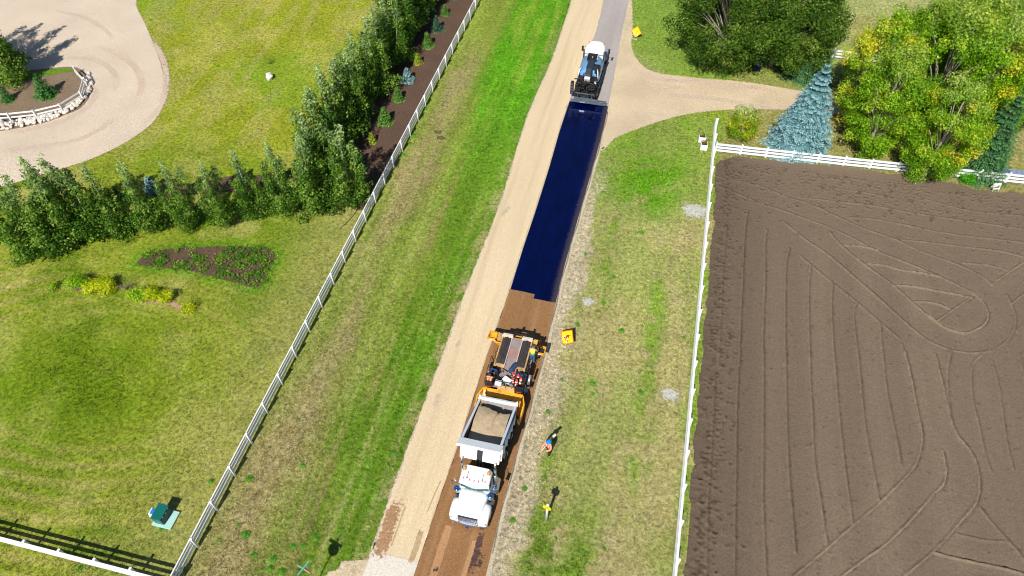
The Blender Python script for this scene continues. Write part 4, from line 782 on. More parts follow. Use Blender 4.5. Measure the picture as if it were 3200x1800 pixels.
place_tree('round_tree', BIG2, (11.05, 72.48), 1.06, 1.2, 'big round dark green tree beside the tall dark spruce', 'tree')
place_tree('round_tree', BIG2, (7.84, 78.56), 1.05, 3.2, 'big dark green tree at the top edge behind the two nearer ones', 'tree')
YG = [lin(84, 132, 10), lin(118, 168, 18), lin(148, 188, 34), lin(184, 206, 66), lin(222, 214, 50), lin(232, 206, 36)]
yt = lambda lo, hi: (lambda p, rs: rs.uniform(lo, hi))
YA = broad_proto(51, 11.0, 2.9, .3, 125, .75, YG, 480, .155, yt(.0, .5), lin(176, 190, 90))
YB = broad_proto(52, 10.8, 2.8, .3, 120, .75, YG, 480, .155, yt(.12, .85))
YC = broad_proto(53, 10.4, 3.0, .3, 125, .75, YG, 480, .155, lambda p, rs: rs.uniform(.0, .5) if rs.rand() < .88 else rs.uniform(.75, 1), lin(180, 196, 110))
for (pr, loc, s, rz, w, lab) in ((YB, (18.98, 63.44), 1.12, 0, .95, 'golden yellow poplar right beside the pale blue spruce'),(YA, (19.57, 59.31), 1.0, .9, 1.0, 'yellow-green tree leaning over the field fence, left of its neighbour'),(YC, (24.42, 57.05), 1.0, 2.2, .95, 'yellow-green tree overhanging the fence into the tilled field'),(YA, (24.53, 63.62), 1.22, 4.0, 1.0, 'tall yellow-green tree in the middle of the clump, with bare grey limbs'),(YC, (28.09, 64.77), 1.15, 1.0, .95, 'bright green tree at the right of the yellow clump'),(YC, (30.9, 70.18), 1.12, 3.0, 1.0, 'pale green poplar at the top right of the clump'),(YA, (23.89, 67.99), 1.1, 5.0, .9, 'green tree at the back of the yellow clump'),(YC, (25.44, 57.95), .66, 0.4, 1.0, 'lower yellow-green tree against the fence, right of the overhanging one'),(YA, (32.78, 66.19), .95, 2.6, .9, 'pale green tree at the far right of the clump, above the teal spruce'),(YC, (27.82, 70.97), 1.12, 5.6, .85, 'tall green spire at the top of the clump')):
    place_tree('poplar_clump_tree', pr, loc, s, rz, lab, 'tree', 'yellowing trees by the field', w)
OL = broad_proto(54, 8.5, 2.6, .8, 60, .8, [lin(70, 74, 26), lin(104, 104, 40), lin(140, 128, 50), lin(120, 128, 48)], 190, .22, yt(.1, .9))
place_tree('olive_tree', OL, (35.76, 66.89), 1.0, 0, 'brownish olive tree cut by the right edge', 'tree')
SHR = broad_proto(55, 3.7, 1.15, .25, 46, .5, [lin(96, 136, 18), lin(132, 168, 26), lin(170, 186, 44), lin(196, 186, 44)], 420, .15, yt(.1, .9), lin(214, 218, 160))
place_tree('small_tree', SHR, (8.2, 59.03), 1.0, 0, 'small yellow-green tree standing alone just above the field fence', 'tree')
def bush(name, seed, loc, h, r, pal, lab, cat='shrub', group=None, dens=420, size=.11, n=20):
    rs = np.random.RandomState(seed); clumps = [((r * .62 * math.cos(a) * q, r * .62 * math.sin(a) * q, h * rs.uniform(.25, .75)), r * rs.uniform(.38, .58), rs.rand()) for a, q in zip(rs.rand(n) * 6.28, rs.rand(n) ** .5)]
    C, N, S, K = clump_leaves(rs, clumps, dens, size, pal, h, None); C[:, 2] = np.maximum(C[:, 2], .03)
    tr = MB()
    for i in range(5): tr.tube([(0, 0, 0), clumps[i][0]], [.025, .008], 4)
    root = empty(name, (*loc, 0), lab, cat, group)
    link_mesh('foliage', leaf_mesh('foliage', C, N, S, K, LEAF), root); tr.build('stem', DBARK, root)
    return root
YS = [lin(150, 172, 16), lin(196, 210, 26), lin(226, 228, 50)]; GS = [lin(92, 150, 16), lin(136, 186, 26), lin(190, 212, 50)]
for i, (loc, h, r, pal, lab) in enumerate([((-41.5, 28.35), 1.5, 0.95, 'G', 'tall green shrub at the left end of the lawn planting'),((-40.46, 28.43), 1.1, 0.85, 'Y', 'low yellow-green shrub between two taller ones on the lawn'),((-39.43, 28.68), 1.3, 0.95, 'Y', 'yellow shrub at the right of the left-hand group of three'),((-36.21, 28.45), 1.3, 0.9, 'G', 'yellow-green shrub nearest the bare twiggy bush'),((-35.17, 28.64), 1.2, 0.8, 'Y', 'bright yellow shrub in the middle of the right-hand group'),((-34.25, 28.68), 1.0, 0.75, 'Y', 'bright yellow shrub at the right end of the right-hand group'),((-32.09, 28.46), 0.7, 0.85, 'Y', 'thin straggly yellow shrub furthest right in the lawn planting'),((-43.56, 27.81), 0.5, 0.55, 'G', 'small dull green shrub furthest left on the lawn')]):
    bush('lawn_shrub', 60 + i, loc, h, r, YS if pal == 'Y' else GS, lab, 'shrub', 'shrubs on the lawn', 420 if i < 6 else 150)
bush('fence_bush', 70, (28.23, 57.61), .95, .75, [lin(60, 140, 14), lin(90, 176, 24), lin(120, 196, 40)], 'bright green bush growing through the field fence at the right')
bush('leafy_sapling', 71, (-40.69, 60.67), .7, .45, [lin(80, 112, 24), lin(120, 142, 36)], 'thin sapling in the lawn beside the white rock', 'sapling', None, 90, .09, 12)
tw = MB(); rs_ = random.Random(4)
for i in range(60):
    a = rs_.uniform(0, 6.28); q = rs_.uniform(.2, .75); z = rs_.uniform(.5, 1.15)
    tw.tube([(0, 0, .02),(math.cos(a) * q * .4, math.sin(a) * q * .4, z * .6),(math.cos(a) * q, math.sin(a) * q, z)], [.014, .01, .004], 3)
twb = empty('bare_bush', (*(-37.76, 29.07), 0), 'bare grey twiggy bush between the two groups of yellow shrubs', 'bush')
tw.build('twigs', mat('dry_twigs', lin(150, 132, 112), .9), twb)
# ------------------------------------------------------------------ vehicle surfaces
TWHITE = mat('white_truck_paint', (0.86, 0.87, 0.88), 0.28, vary=0.02, coat=0.5, dirt=lin(190, 178, 160), dirt_amt=0.05)
CHROME = mat('chrome', (0.75, 0.77, 0.8), 0.16, 1.0, vary=0.05)
ALU = mat('dull_aluminium', (0.62, 0.64, 0.67), 0.38, 1.0, vary=0.1, dirt=(0.3, 0.28, 0.26), dirt_amt=0.1)
BLACK = mat('black_steel', (0.018, 0.019, 0.022), 0.5, vary=0.3, dirt=lin(80, 70, 60), dirt_amt=0.15)
RUBBER = mat('tyre_rubber', (0.02, 0.02, 0.021), 0.85, vary=0.2, dirt=lin(110, 88, 66), dirt_amt=0.3)
GLASS = mat('windscreen_glass', lin(30, 92, 92), 0.06, 0.0, vary=0.1, spec=0.9, coat=1.0)
DGLASS = mat('dark_glass', (0.01, 0.014, 0.02), 0.05, vary=0.1, spec=0.8)
REDL = mat('red_lens', lin(206, 40, 30), 0.25, vary=0.1); AMBER = mat('amber_lens', lin(240, 140, 40), 0.25, vary=0.1)
GREYP = mat('grey_box_liner', lin(150, 150, 150), 0.6, 0.2, vary=0.15, scale=2, dirt=lin(150, 110, 92), dirt_amt=0.35)
RUST = mat('rusty_floor', lin(158, 116, 98), 0.7, vary=0.2, dirt=lin(110, 80, 66), dirt_amt=0.3)
YEL_P = mat('yellow_machine_paint', lin(240, 172, 34), 0.42, vary=0.08, coat=0.1, dirt=lin(120, 92, 52), dirt_amt=0.32)
YEL_D = mat('dusty_yellow_paint', lin(212, 170, 104), 0.6, vary=0.14, dirt=lin(140, 118, 96), dirt_amt=0.5)
DUSTY = mat('dusty_deck_plate', lin(150, 138, 134), 0.75, 0.1, vary=0.16, scale=2.5, dirt=lin(168, 126, 116), dirt_amt=0.4)
PINK = mat('clay_stained_deck', lin(160, 122, 114), 0.8, vary=0.14, scale=3)
GRATE = mat('dark_conveyor_cover', lin(78, 70, 70), 0.6, 0.2, vary=0.2, dirt=lin(120, 104, 98), dirt_amt=0.25)
BLUET = mat('tank_sky_reflection', lin(112, 168, 216), 0.3, 0.25, vary=0.08, scale=1.2, coat=0.3, dirt=lin(150, 180, 205), dirt_amt=0.25)  # aluminium tank; blue of the reflected sky painted into its colour
GREASY = mat('tarry_machinery', lin(40, 38, 38), 0.5, 0.2, vary=0.5, scale=5, dirt=lin(96, 86, 78), dirt_amt=0.25)
TARGREY = mat('bitumen_stained_grey', lin(92, 102, 112), 0.55, 0.2, vary=0.25, scale=4, dirt=lin(40, 42, 46), dirt_amt=0.3)
NAVY = mat('navy_cloth', lin(38, 62, 98), 0.85, vary=0.25, scale=6)
TYPLATE = mat('plate_blue', lin(60, 120, 170), 0.4)

def wheel(parent, x, y, r, w, z=None, rim=CHROME):
    t = MB(); n = 20
    prof = [(-w / 2, r * .62),(-w / 2, r * .93),(-w * .38, r),(w * .38, r),(w / 2, r * .93),(w / 2, r * .62)]
    t.loft([[(p[0], p[1] * math.cos(2 * math.pi * j / n), p[1] * math.sin(2 * math.pi * j / n)) for j in range(n)] for p in prof], cap=False)
    root = t.build('wheel', RUBBER, parent, (x, y, r if z is None else z))
    h = MB(); s = 1 if x > 0 else -1
    h.loft([[(s * q, rr_ * math.cos(2 * math.pi * j / n), rr_ * math.sin(2 * math.pi * j / n)) for j in range(n)] for q, rr_ in ((w * .42, r * .62),(w * .2, r * .5),(w * .2, r * .28),(w * .48, r * .2),(w * .5, .02))], cap=False)
    h.build('rim', rim, root)
    return root
def rrect(w, h, r, n=3, cx=0, cy=0):
    pts = []
    for (sx, sy, a0) in ((1, 1, 0),(-1, 1, 90),(-1, -1, 180),(1, -1, 270)):
        for i in range(n + 1):
            a = R(a0 + 90 * i / n); pts.append((cx + sx * (w / 2 - r) + r * math.cos(a), cy + sy * (h / 2 - r) + r * math.sin(a)))
    return pts

# ------------------------------------------------------------------ dump truck (faces the camera, local +Y runs to its rear)
truck = empty('dump_truck', (-6.70, 16.62, 0.03), 'white dump truck with long hood and raised box full of chips', 'truck'); truck.scale = (1.07, 1, 1)
T = truck
MB().box((0, 4.1, .78),(.86, 7.4, .26)).box((0, 6.6, .62),(2.0, .14, .14)).box((0, 5.2, .62),(2.0, .14, .14)).box((0, .98, .55),(1.7, .14, .14)).build('chassis_frame', BLACK, T)
# bumper
b = MB(); b.prism([(-1.13, .16),(-.95, .02),(0, -.05),(.95, .02),(1.13, .16),(1.13, .34),(.95, .18),(0, .12),(-.95, .18),(-1.13, .34)], 'z', .34, .72)
b.build('bumper', CHROME, T, bevel=.02)
MB().prism([(-.1, -.13),(.1, -.13),(.06, .0),(-.06, .0)], 'z', .42, .6).build('tow_hook', mat('navy_plate', lin(40, 56, 90), .5), T)
# hood: centre section that widens and rises towards the windscreen
secs = [(.17, .66, .75, 1.46),(.3, .72, .72, 1.60),(.8, .75, .7, 1.74),(1.4, .80, .7, 1.88),(1.74, .84, .7, 1.97)]
h = MB(); h.loft([[(-w, y, z0),(-w, y, z1 - .22),(-w * .82, y, z1 - .04),(-w * .4, y, z1),(w * .4, y, z1),(w * .82, y, z1 - .04),(w, y, z1 - .22),(w, y, z0)] for y, w, z0, z1 in secs])
h.build('hood', TWHITE, T)
for s in (-1, 1):
    f = MB(); ring = []
    for y, wo, zt, zb in ((.12, 1.08, 1.06, .72),(.22, 1.13, 1.22, .66),(.55, 1.15, 1.30, .98),(.95, 1.15, 1.31, 1.06),(1.22, 1.13, 1.27, .92),(1.36, 1.09, 1.12, .66)):
        ring.append([(s * .6, y, zb),(s * .6, y, zt + .10),(s * (wo - .26), y, zt + .08),(s * (wo - .06), y, zt),(s * wo, y, zt - .14),(s * wo, y, zb)])
    f.loft(ring).build('fender', TWHITE, T)
    lamp = MB(); lamp.prism(rrect(.40, .22, .06), 'y', .085, .13); lo = lamp.build('headlight', mat('headlight_glass', (.7, .74, .78), .1, vary=.05, coat=1), T, (s * .86, 0, .98)); 
    MB().prism(rrect(.44, .26, .06), 'y', .10, .125).build('bezel', CHROME, lo)
    wheel(T, s * .98, .98, .50, .30)
g = MB()
g.box((0, .12, 1.08),(1.02, .05, .66)); gr = g.build('grille', mat('grille_mesh', lin(120, 130, 150), .35, .6, vary=.2, scale=9), T)
fr = MB()
for x in (-.54, .54): fr.box((x, .105, 1.08),(.06, .09, .72))
fr.box((0, .105, 1.44),(1.14, .09, .05)); fr.box((0, .105, .73),(1.14, .09, .05)); fr.build('grille_surround', CHROME, gr)
for i in range(7):
    MB().box((-.42 + .14 * i, .09, 1.08),(.018, .03, .62)).build('grille_bar', CHROME, gr)
# cab
c = MB(); c.loft([[(-.86, 1.72, z),(-.86, 2.72, z),(.86, 2.72, z),(.86, 1.72, z)] for z in (.75, 1.95)], smooth=False)
c.build('cab_body', TWHITE, T, bevel=.03)
c = MB(); c.loft([[(-.84 * k_, 1.80 + a, z),(0, 1.68 + a, z),(.84 * k_, 1.80 + a, z),(.84 * k_, 2.70, z),(-.84 * k_, 2.70, z)] for z, a, k_ in ((1.95, 0, 1),(2.16, .05, .985),(2.52, .16, .95))], smooth=False); c.build('cab_upper', DGLASS, T)
for s in (-1, 1):   # pillars and windscreen halves
    MB().loft([[(s * .82, 1.80, 1.96),(s * .86, 1.84, 1.96),(s * .86, 1.90, 1.96),(s * .82, 1.88, 1.96)], [(s * .77, 1.96, 2.55),(s * .82, 1.98, 2.55),(s * .82, 2.06, 2.55),(s * .77, 2.04, 2.55)]], False).build('windscreen_pillar', TWHITE, T)
    MB().add([(s * .03, 1.655, 1.99),(s * .79, 1.772, 1.99),(s * .735, 1.945, 2.5),(s * .03, 1.832, 2.5)], [(0, 1, 2, 3)]).build('windscreen', GLASS, T)
    MB().tube([(s * .2, 1.66, 1.99),(s * .55, 1.76, 2.04)], .012, 4).build('wiper', BLACK, T)
    MB().box((s * .872, 2.2, 2.2),(.02, .62, .42)).build('side_window', DGLASS, T)
    d = MB().box((s * .868, 2.2, 1.4),(.03, .84, .98)).build('door', TWHITE, T, bevel=.01); MB().box((s * .895, 2.48, 1.62),(.03, .16, .04)).build('handle', CHROME, d)
rf = MB(); rf.loft([[(x * k_, y0 + (1.84 if y == 0 else 2.80) , z) for x, y, y0 in ((-.86, 0, .02),(-.5, 0, -.08),(0, 0, -.15),(.5, 0, -.08),(.86, 0, .02),(.88, 1, -.1),(.78, 1, .0),(-.78, 1, .0),(-.88, 1, -.1))] for z, k_ in ((2.52, 1),(2.72, .99),(2.84, .92),(2.88, .8))])
rf.build('cab_roof', TWHITE, T)
vs = MB(); vs.add([(-.88, 1.86, 2.58),(0, 1.70, 2.58),(.88, 1.86, 2.58),(-.86, 1.74, 2.44),(0, 1.57, 2.44),(.86, 1.74, 2.44)], [(0, 1, 4, 3),(1, 2, 5, 4),(3, 4, 1, 0),(4, 5, 2, 1)]); 
vs.build('sun_visor', mat('visor_paint', lin(206, 222, 240), .2, vary=.03, coat=.6), T)
for x in (-.62, -.26, 0, .26, .62): MB().ball((0, 0, 0),(.035, .11, .045)).build('marker_light', REDL, T, (x, 1.96 - .10 * (1 - abs(x) / .86), 2.86))
for x in (-.44, .44): MB().loft([[(r_ * math.cos(a), y, r_ * math.sin(a)) for a in np.linspace(0, 2 * math.pi, 9)[:-1]] for y, r_ in ((-.16, .07),(-.08, .035),(.0, .02),(.34, .018))]).build('air_horn', CHROME, T, (x, 2.04, 2.93))
for x in (-.7, .7):
    bc = MB().tube([(0, 0, 0),(0, 0, .10)], .12, 10).build('beacon_base', CHROME, T, (x, 2.5, 2.84)); MB().ball((0, 0, .15),(.10, .10, .10)).build('beacon', AMBER, bc)
for s in (-1, 1):
    MB().tube([(0, 0, .0),(0, 0, 2.3)], .075, 10).tube([(0, 0, 2.3),(0, .02, 2.62),(0, .08, 2.80)], .062, 8).build('exhaust_stack', CHROME, T, (s * .98, 2.86, .62))
    MB().tube([(0, 0, 0),(0, 0, .95)], .125, 12).build('muffler_shield', ALU, T, (s * .98, 2.86, 1.1))
    ac = MB().tube([(0, 0, 0),(0, 0, .50)], [.17, .17], 14).build('air_cleaner', CHROME, T, (s * .99, 1.62, 1.30)); MB().loft([[(r_ * math.cos(a), r_ * math.sin(a), z) for a in np.linspace(0, 2 * math.pi, 15)[:-1]] for z, r_ in ((.50, .19),(.55, .2),(.60, .16),(.62, .05))]).build('cap', mat('blue_tinted_chrome', lin(90, 140, 200), .15, .9), ac)
    m_ = MB(); m_.tube([(s * .86, 1.9, 2.35),(s * 1.26, 1.80, 2.42)], .014, 5).tube([(s * .86, 1.9, 1.95),(s * 1.26, 1.80, 1.98)], .014, 5).tube([(s * .86, 2.3, 2.42),(s * 1.26, 1.82, 2.42)], .012, 5); mo = m_.build('mirror_arm', CHROME, T)
    MB().box((s * 1.30, 1.80, 2.18),(.20, .07, .46)).build('mirror', CHROME, mo, bevel=.015)
    MB().tube([(0, 0, 0),(0, 1.1, 0)], .3, 14).build('fuel_tank', CHROME, T, (s * .92, 2.2, .72)); MB().box((s * .98, 1.75, .62),(.34, .34, .06)).build('cab_step', ALU, T)
    for y in (5.25, 6.55): wheel(T, s * .92, y, .5, .52, rim=ALU)
    MB().box((s * .92, 7.35, .55),(.5, .02, .7)).build('mud_flap', BLACK, T)
MB().box((0, 2.98, 1.3),(.9, .3, .8)).box((0, 3.0, .95),(1.6, .2, .3)).build('headboard_rack', BLACK, T)
MB().tube([(0, 3.35, .9),(0, 3.42, 2.3)], .12, 10).tube([(0, 3.42, 2.3),(0, 3.5, 3.2)], .09, 10).build('hoist_cylinder', BLACK, T)
# raised box: built flat about its rear hinge, then tipped
TH = R(25); BXP = dict(parent=T, loc=(0, 7.3, 1.15), rot=(-TH, 0, 0))     # the box parts share the tipped frame about the rear hinge
LB, HB, WB = 4.6, 1.3, 1.12
MB().box((0, -LB / 2, .03),(2 * WB - .1, LB - .1, .06)).build('box_floor', RUST, **BXP)
for s in (-1, 1):
    sd = MB().box((s * WB, -LB / 2, HB / 2),(.07, LB - .12, HB)).build('box_side', TWHITE, **BXP)
    MB().box((s * (WB - .04), -LB / 2, HB / 2 - .01),(.014, LB - .14, HB - .06)).build('side_liner', mat('dark_liner', lin(96, 94, 96), .6, .2, vary=.2), sd)
    MB().box((s * (WB + .015), -LB / 2, HB + .04),(.14, LB - .06, .09)).build('top_rail', TWHITE, sd, bevel=.015)
    for i in range(6): MB().box((s * (WB + .075), -.35 - i * .78, HB * .48),(.08, .12, HB * .9)).build('side_rib', TWHITE, sd)
    MB().tube([(s * (WB + .12), -.5, HB * .9),(s * (WB + .12), -LB + .4, HB * .9)], .05, 6).build('rolled_tarp_bar', mat('tarp_blue', lin(70, 100, 150), .7), sd)
fb = MB().box((-.66, -LB, HB / 2),(.98, .08, HB)).box((.66, -LB, HB / 2),(.98, .08, HB)).box((0, -LB, HB * .93),(.34, .08, .2)).build('front_bulkhead', TWHITE, **BXP)
MB().box((0, -LB + .07, HB * .42),(.36, .06, HB * .85)).build('hoist_housing', BLACK, fb)
for s in (-1, 1): MB().box((s * 1.0, -LB - .06, .35),(.2, .06, .6)).build('bulkhead_gusset', TWHITE, fb)
MB().box((0, -LB - .28, HB + .09),(2 * WB + .3, .66, .05)).box((0, -LB - .60, HB + .03),(2 * WB + .3, .05, .16)).build('cab_shield', TWHITE, **BXP, bevel=.012)
tg = MB().box((0, 0, HB / 2 + .1),(2 * WB - .16, .06, HB - .1)).build('tailgate', GREYP, **BXP); MB().box((0, .03, HB + .06),(2 * WB + .22, .20, .22)).build('tailgate_header', TWHITE, tg, bevel=.02)
for s in (-1, 1): MB().box((s * (WB + .06), .03, HB + .14),(.14, .22, .3), taper=(.5, .6)).build('tailgate_hinge', TWHITE, tg)
for s in (-1, 1): MB().box((s * (WB + .02), .02, HB * .5),(.10, .12, HB)).build('rear_corner_post', TWHITE, **BXP)

# the chips in the box, a heap slumped towards the tailgate
gu = np.linspace(-1, 1, 41); gv = np.linspace(0, 1, 81)
U, V = np.meshgrid(gu, gv)
hz = .42 + .90 * sst(-.1, .75, V) - .08 * U ** 2 + .08 * np.exp(-((U + .1) / .5) ** 2)
scarp = V - .08 + .06 * np.sin(U * 2.5 + .7) + .05 * (fbm(U * 3, V * 5, 5) - .5)
hz = hz * (1 - sst(.70, .92, scarp)) + .16 * sst(.70, .92, scarp) - .14 * np.exp(-((U - .15 - .2 * V) / .05) ** 2) * sst(.4, .6, V) * sst(.95, .8, V)
hz += .06 * (fbm(U * 6, V * 14, 9) - .5)
gme, _ = grid_mesh('gravel_load', gu * (WB - .06), -LB + .06 + gv * (LB - .2), np.clip(hz, .08, 1.38))
gme.materials.append(surf('stone_chips', [lin(150, 128, 100), lin(200, 176, 142), lin(226, 206, 172)], 20, .12, 1.5, 1, .95, .8, .03))
gl = setp(link_mesh('gravel_load', gme, None, (-6.72, 16.66 + 7.3, 1.18),(-TH, 0, 0)), 'heap of tan stone chips filling the raised dump truck box', 'gravel heap')

# ------------------------------------------------------------------ chip spreader
spr = empty('chip_spreader', (-6.72, 24.0, 0.03), 'yellow chip spreader hitched behind the dump truck', 'machine')
S = spr
# receiving hopper: floor, back wall and two flared arms reaching round the truck
MB().add([(-1.36, 1.78, 1.35),(1.36, 1.78, 1.35),(1.1, .9, .62),(-1.1, .9, .62),(-1.36, 1.84, 1.33),(1.36, 1.84, 1.33),(1.1, .9, .56),(-1.1, .9, .56)], [(0, 1, 2, 3),(7, 6, 5, 4),(0, 3, 7, 4),(1, 0, 4, 5),(2, 1, 5, 6),(3, 2, 6, 7)]).build('hopper_back', YEL_P, S)
MB().box((0, 1.82, 1.42),(2.78, .14, .16)).box((0, 1.86, 1.2),(1.2, .1, .4)).build('hopper_header', YEL_P, S, bevel=.015)
MB().box((0, .62, .52),(2.3, .7, .06)).build('hopper_floor', GRATE, S)
for s in (-1, 1):
    arm = MB(); arm.loft([[(s * 1.36, 1.8, .66),(s * 1.36, 1.8, 1.5),(s * 1.44, 1.8, 1.5),(s * 1.44, 1.8, .66)], [(s * 1.55, 1.15, .6),(s * 1.56, 1.15, 1.5),(s * 1.66, 1.15, 1.5),(s * 1.64, 1.15, .6)], [(s * 1.52, .5, .55),(s * 1.54, .5, 1.42),(s * 1.63, .5, 1.42),(s * 1.6, .5, .55)], [(s * 1.46, .05, .55),(s * 1.48, .05, 1.25),(s * 1.57, .05, 1.25),(s * 1.54, .05, .55)]], smooth=False)
    ao = arm.build('hopper_arm', YEL_P, S)
    MB().box((s * 1.5, .06, 1.1),(.22, .1, .26)).build('arm_guard', YEL_P, ao, bevel=.01); MB().box((s * 1.5, .0, .95),(.12, .02, .12)).build('reflector', mat('reflector_white', (.8, .75, .7), .3), ao)
    MB().add([(s * 1.36, 1.8, 1.0),(s * .95, 1.75, 1.02),(s * 1.0, .9, .6),(s * 1.52, .6, .6),(s * 1.55, 1.1, .9)], [(0, 1, 2, 3, 4),(4, 3, 2, 1, 0)]).build('hopper_cheek', YEL_D if s < 0 else YEL_P, S)
    MB().tube([(s * .48 - .2, .95, .55),(s * .48 + .2, .95, .55)], .26, 14).build('push_roller', BLACK, S)
    MB().add([(s * .5 - .22, 1.5, 1.12),(s * .5 + .22, 1.5, 1.12),(s * .5 + .22, 1.05, .72),(s * .5 - .22, 1.05, .72)], [(0, 1, 2, 3),(3, 2, 1, 0)]).build('rubber_flap', BLACK, S)
    MB().tube([(s * .9, .6, .35),(s * .9, 1.7, .75)], .07, 8).build('hitch_arm', BLACK, S)
    MB().box((s * 1.05, 1.98, 1.62),(.36, .12, .14)).build('rear_lamp', REDL, S)
    lb = MB().box((s * 1.12, 2.2, 1.55),(.44, .3, .12))
    for q in range(4): lb.tube([(s * 1.12 - .15 + .1 * q, 2.08, 1.6),(s * 1.12 - .16 + .1 * q, 2.2, 1.78),(s * 1.12 - .13 + .1 * q, 2.34, 1.62)], .022, 5)
    lb.build('hydraulic_valves', GREASY, S)
    for y, r_ in ((3.0, .58),(5.3, .52)): wheel(S, s * 1.0, y, r_, .42, rim=YEL_P)
MB().box((0, 4.2, .78),(1.6, 4.6, .36)).box((0, 3.2, 1.1),(2.3, 2.0, .3)).build('main_frame', BLACK, S)
# operator deck
deck = MB().box((0, 2.95, 1.42),(2.56, 1.7, .06)).build('operator_deck', DUSTY, S)
MB().box((0.18, 2.06, 1.50),(1.2, .34, .16)).box((.18, 2.05, 1.585),(1.06, .02, .01)).build('toolbox_cover', YEL_D, deck, bevel=.02)
for x in (-.25, .1, .5): MB().box((x, 2.16, 1.60),(.03, .18, .03)).build('cover_hinge', BLACK, deck)
MB().box((1.02, 3.0, 1.52),(.3, .7, .12)).build('side_locker', YEL_D, deck, bevel=.02)
MB().tube([(-1.0, 2.32, 1.9),(.95, 2.32, 1.9)], .025, 6).tube([(-1.0, 2.32, 1.45),(-1.0, 2.32, 1.9)], .025, 6).tube([(.95, 2.32, 1.45),(.95, 2.32, 1.9)], .025, 6).tube([(0, 2.32, 1.45),(0, 2.32, 1.9)], .025, 6).build('deck_railing', BLACK, S)
MB().box((-.42, 2.28, 1.72),(.46, .3, .3)).build('battery_box', mat('pale_plastic', (.72, .75, .76), .4, vary=.05), deck, bevel=.03)
# consoles, seats
for s in (-1, 1):
    st = MB().box((s * 1.02, 2.14, 1.72),(.52, .5, .10)).box((s * 1.02, 1.93, 2.0),(.5, .10, .5)).build('operator_seat', BLACK, S, bevel=.03)
    MB().tube([(s * 1.28, 1.95, 1.8),(s * 1.33, 2.05, 2.05),(s * 1.33, 2.3, 2.05)], .03, 6).build('armrest', BLACK, st)
    cs = MB().box((s * .92, 2.86, 1.85),(.62, .34, .62)).build('control_console', GREASY, S, bevel=.03)
    MB().box((s * .92, 2.92, 2.18),(.46, .2, .05), rot=(R(20), 0, 0)).build('display_panel', mat('console_screen', lin(40, 66, 110), .2), cs)
    MB().tube([(s * .92 + .2 * math.cos(a), 2.66 + .17 * math.sin(a), 2.14 + .10 * math.sin(a)) for a in np.linspace(0, 2 * math.pi, 15)], .022, 5, False).build('steering_wheel', BLACK, cs)
    for q in range(3): MB().ball((s * .92 - .2 + .14 * q, 2.72, 2.2), .05, 6, 4).build('control_knob', (REDL, CHROME, BLACK)[q], cs)
    for hoop in (((1.28, 2.5),(1.34, 3.3)),((1.26, 3.45),(1.32, 4.1))):
        (x0, y0),(x1, y1) = hoop
        MB().tube([(s * x0, y0, 1.42),(s * x1, y0 + .03, 2.2),(s * x1, (y0 + y1) / 2, 2.32),(s * x1, y1 - .03, 2.2),(s * x0, y1, 1.42)], .025, 6).build('guard_hoop', BLACK, S)
MB().tube([(1.55, 2.75, 1.5),(1.56, 3.3, 1.9)], .085, 8).build('exhaust_pipe', mat('pale_metal', (.6, .62, .64), .35, .6), S)
MB().tube([(1.2, 2.2, .6),(1.5, 2.1, 1.6),(1.5, 2.2, 2.3)], .03, 6).box((1.35, 2.3, 1.5),(.5, .16, .3)).build('access_ladder', mat('dark_blue_steel', lin(40, 56, 78), .5), S)
jr = random.Random(33); jm = MB()
for i in range(34):
    x, y, z = jr.uniform(-1.2, 1.2), jr.uniform(2.3, 3.7), 1.47
    jm.tube([(x, y, z),(x + jr.uniform(-.25, .25), y + jr.uniform(-.2, .2), z + jr.uniform(.05, .25)),(x + jr.uniform(-.4, .4), y + jr.uniform(-.3, .3), z)], jr.uniform(.015, .03), 5)
jm.build('hoses_and_cables', BLACK, S)
for i in range(9): MB().box((jr.uniform(-1.15, 1.15), jr.uniform(2.35, 3.7), 1.54),(jr.uniform(.1, .28), jr.uniform(.1, .25), jr.uniform(.1, .3)), rot=(0, 0, jr.uniform(0, 1.5))).build('deck_fitting', (BLACK, GREASY, DUSTY)[i % 3], S)
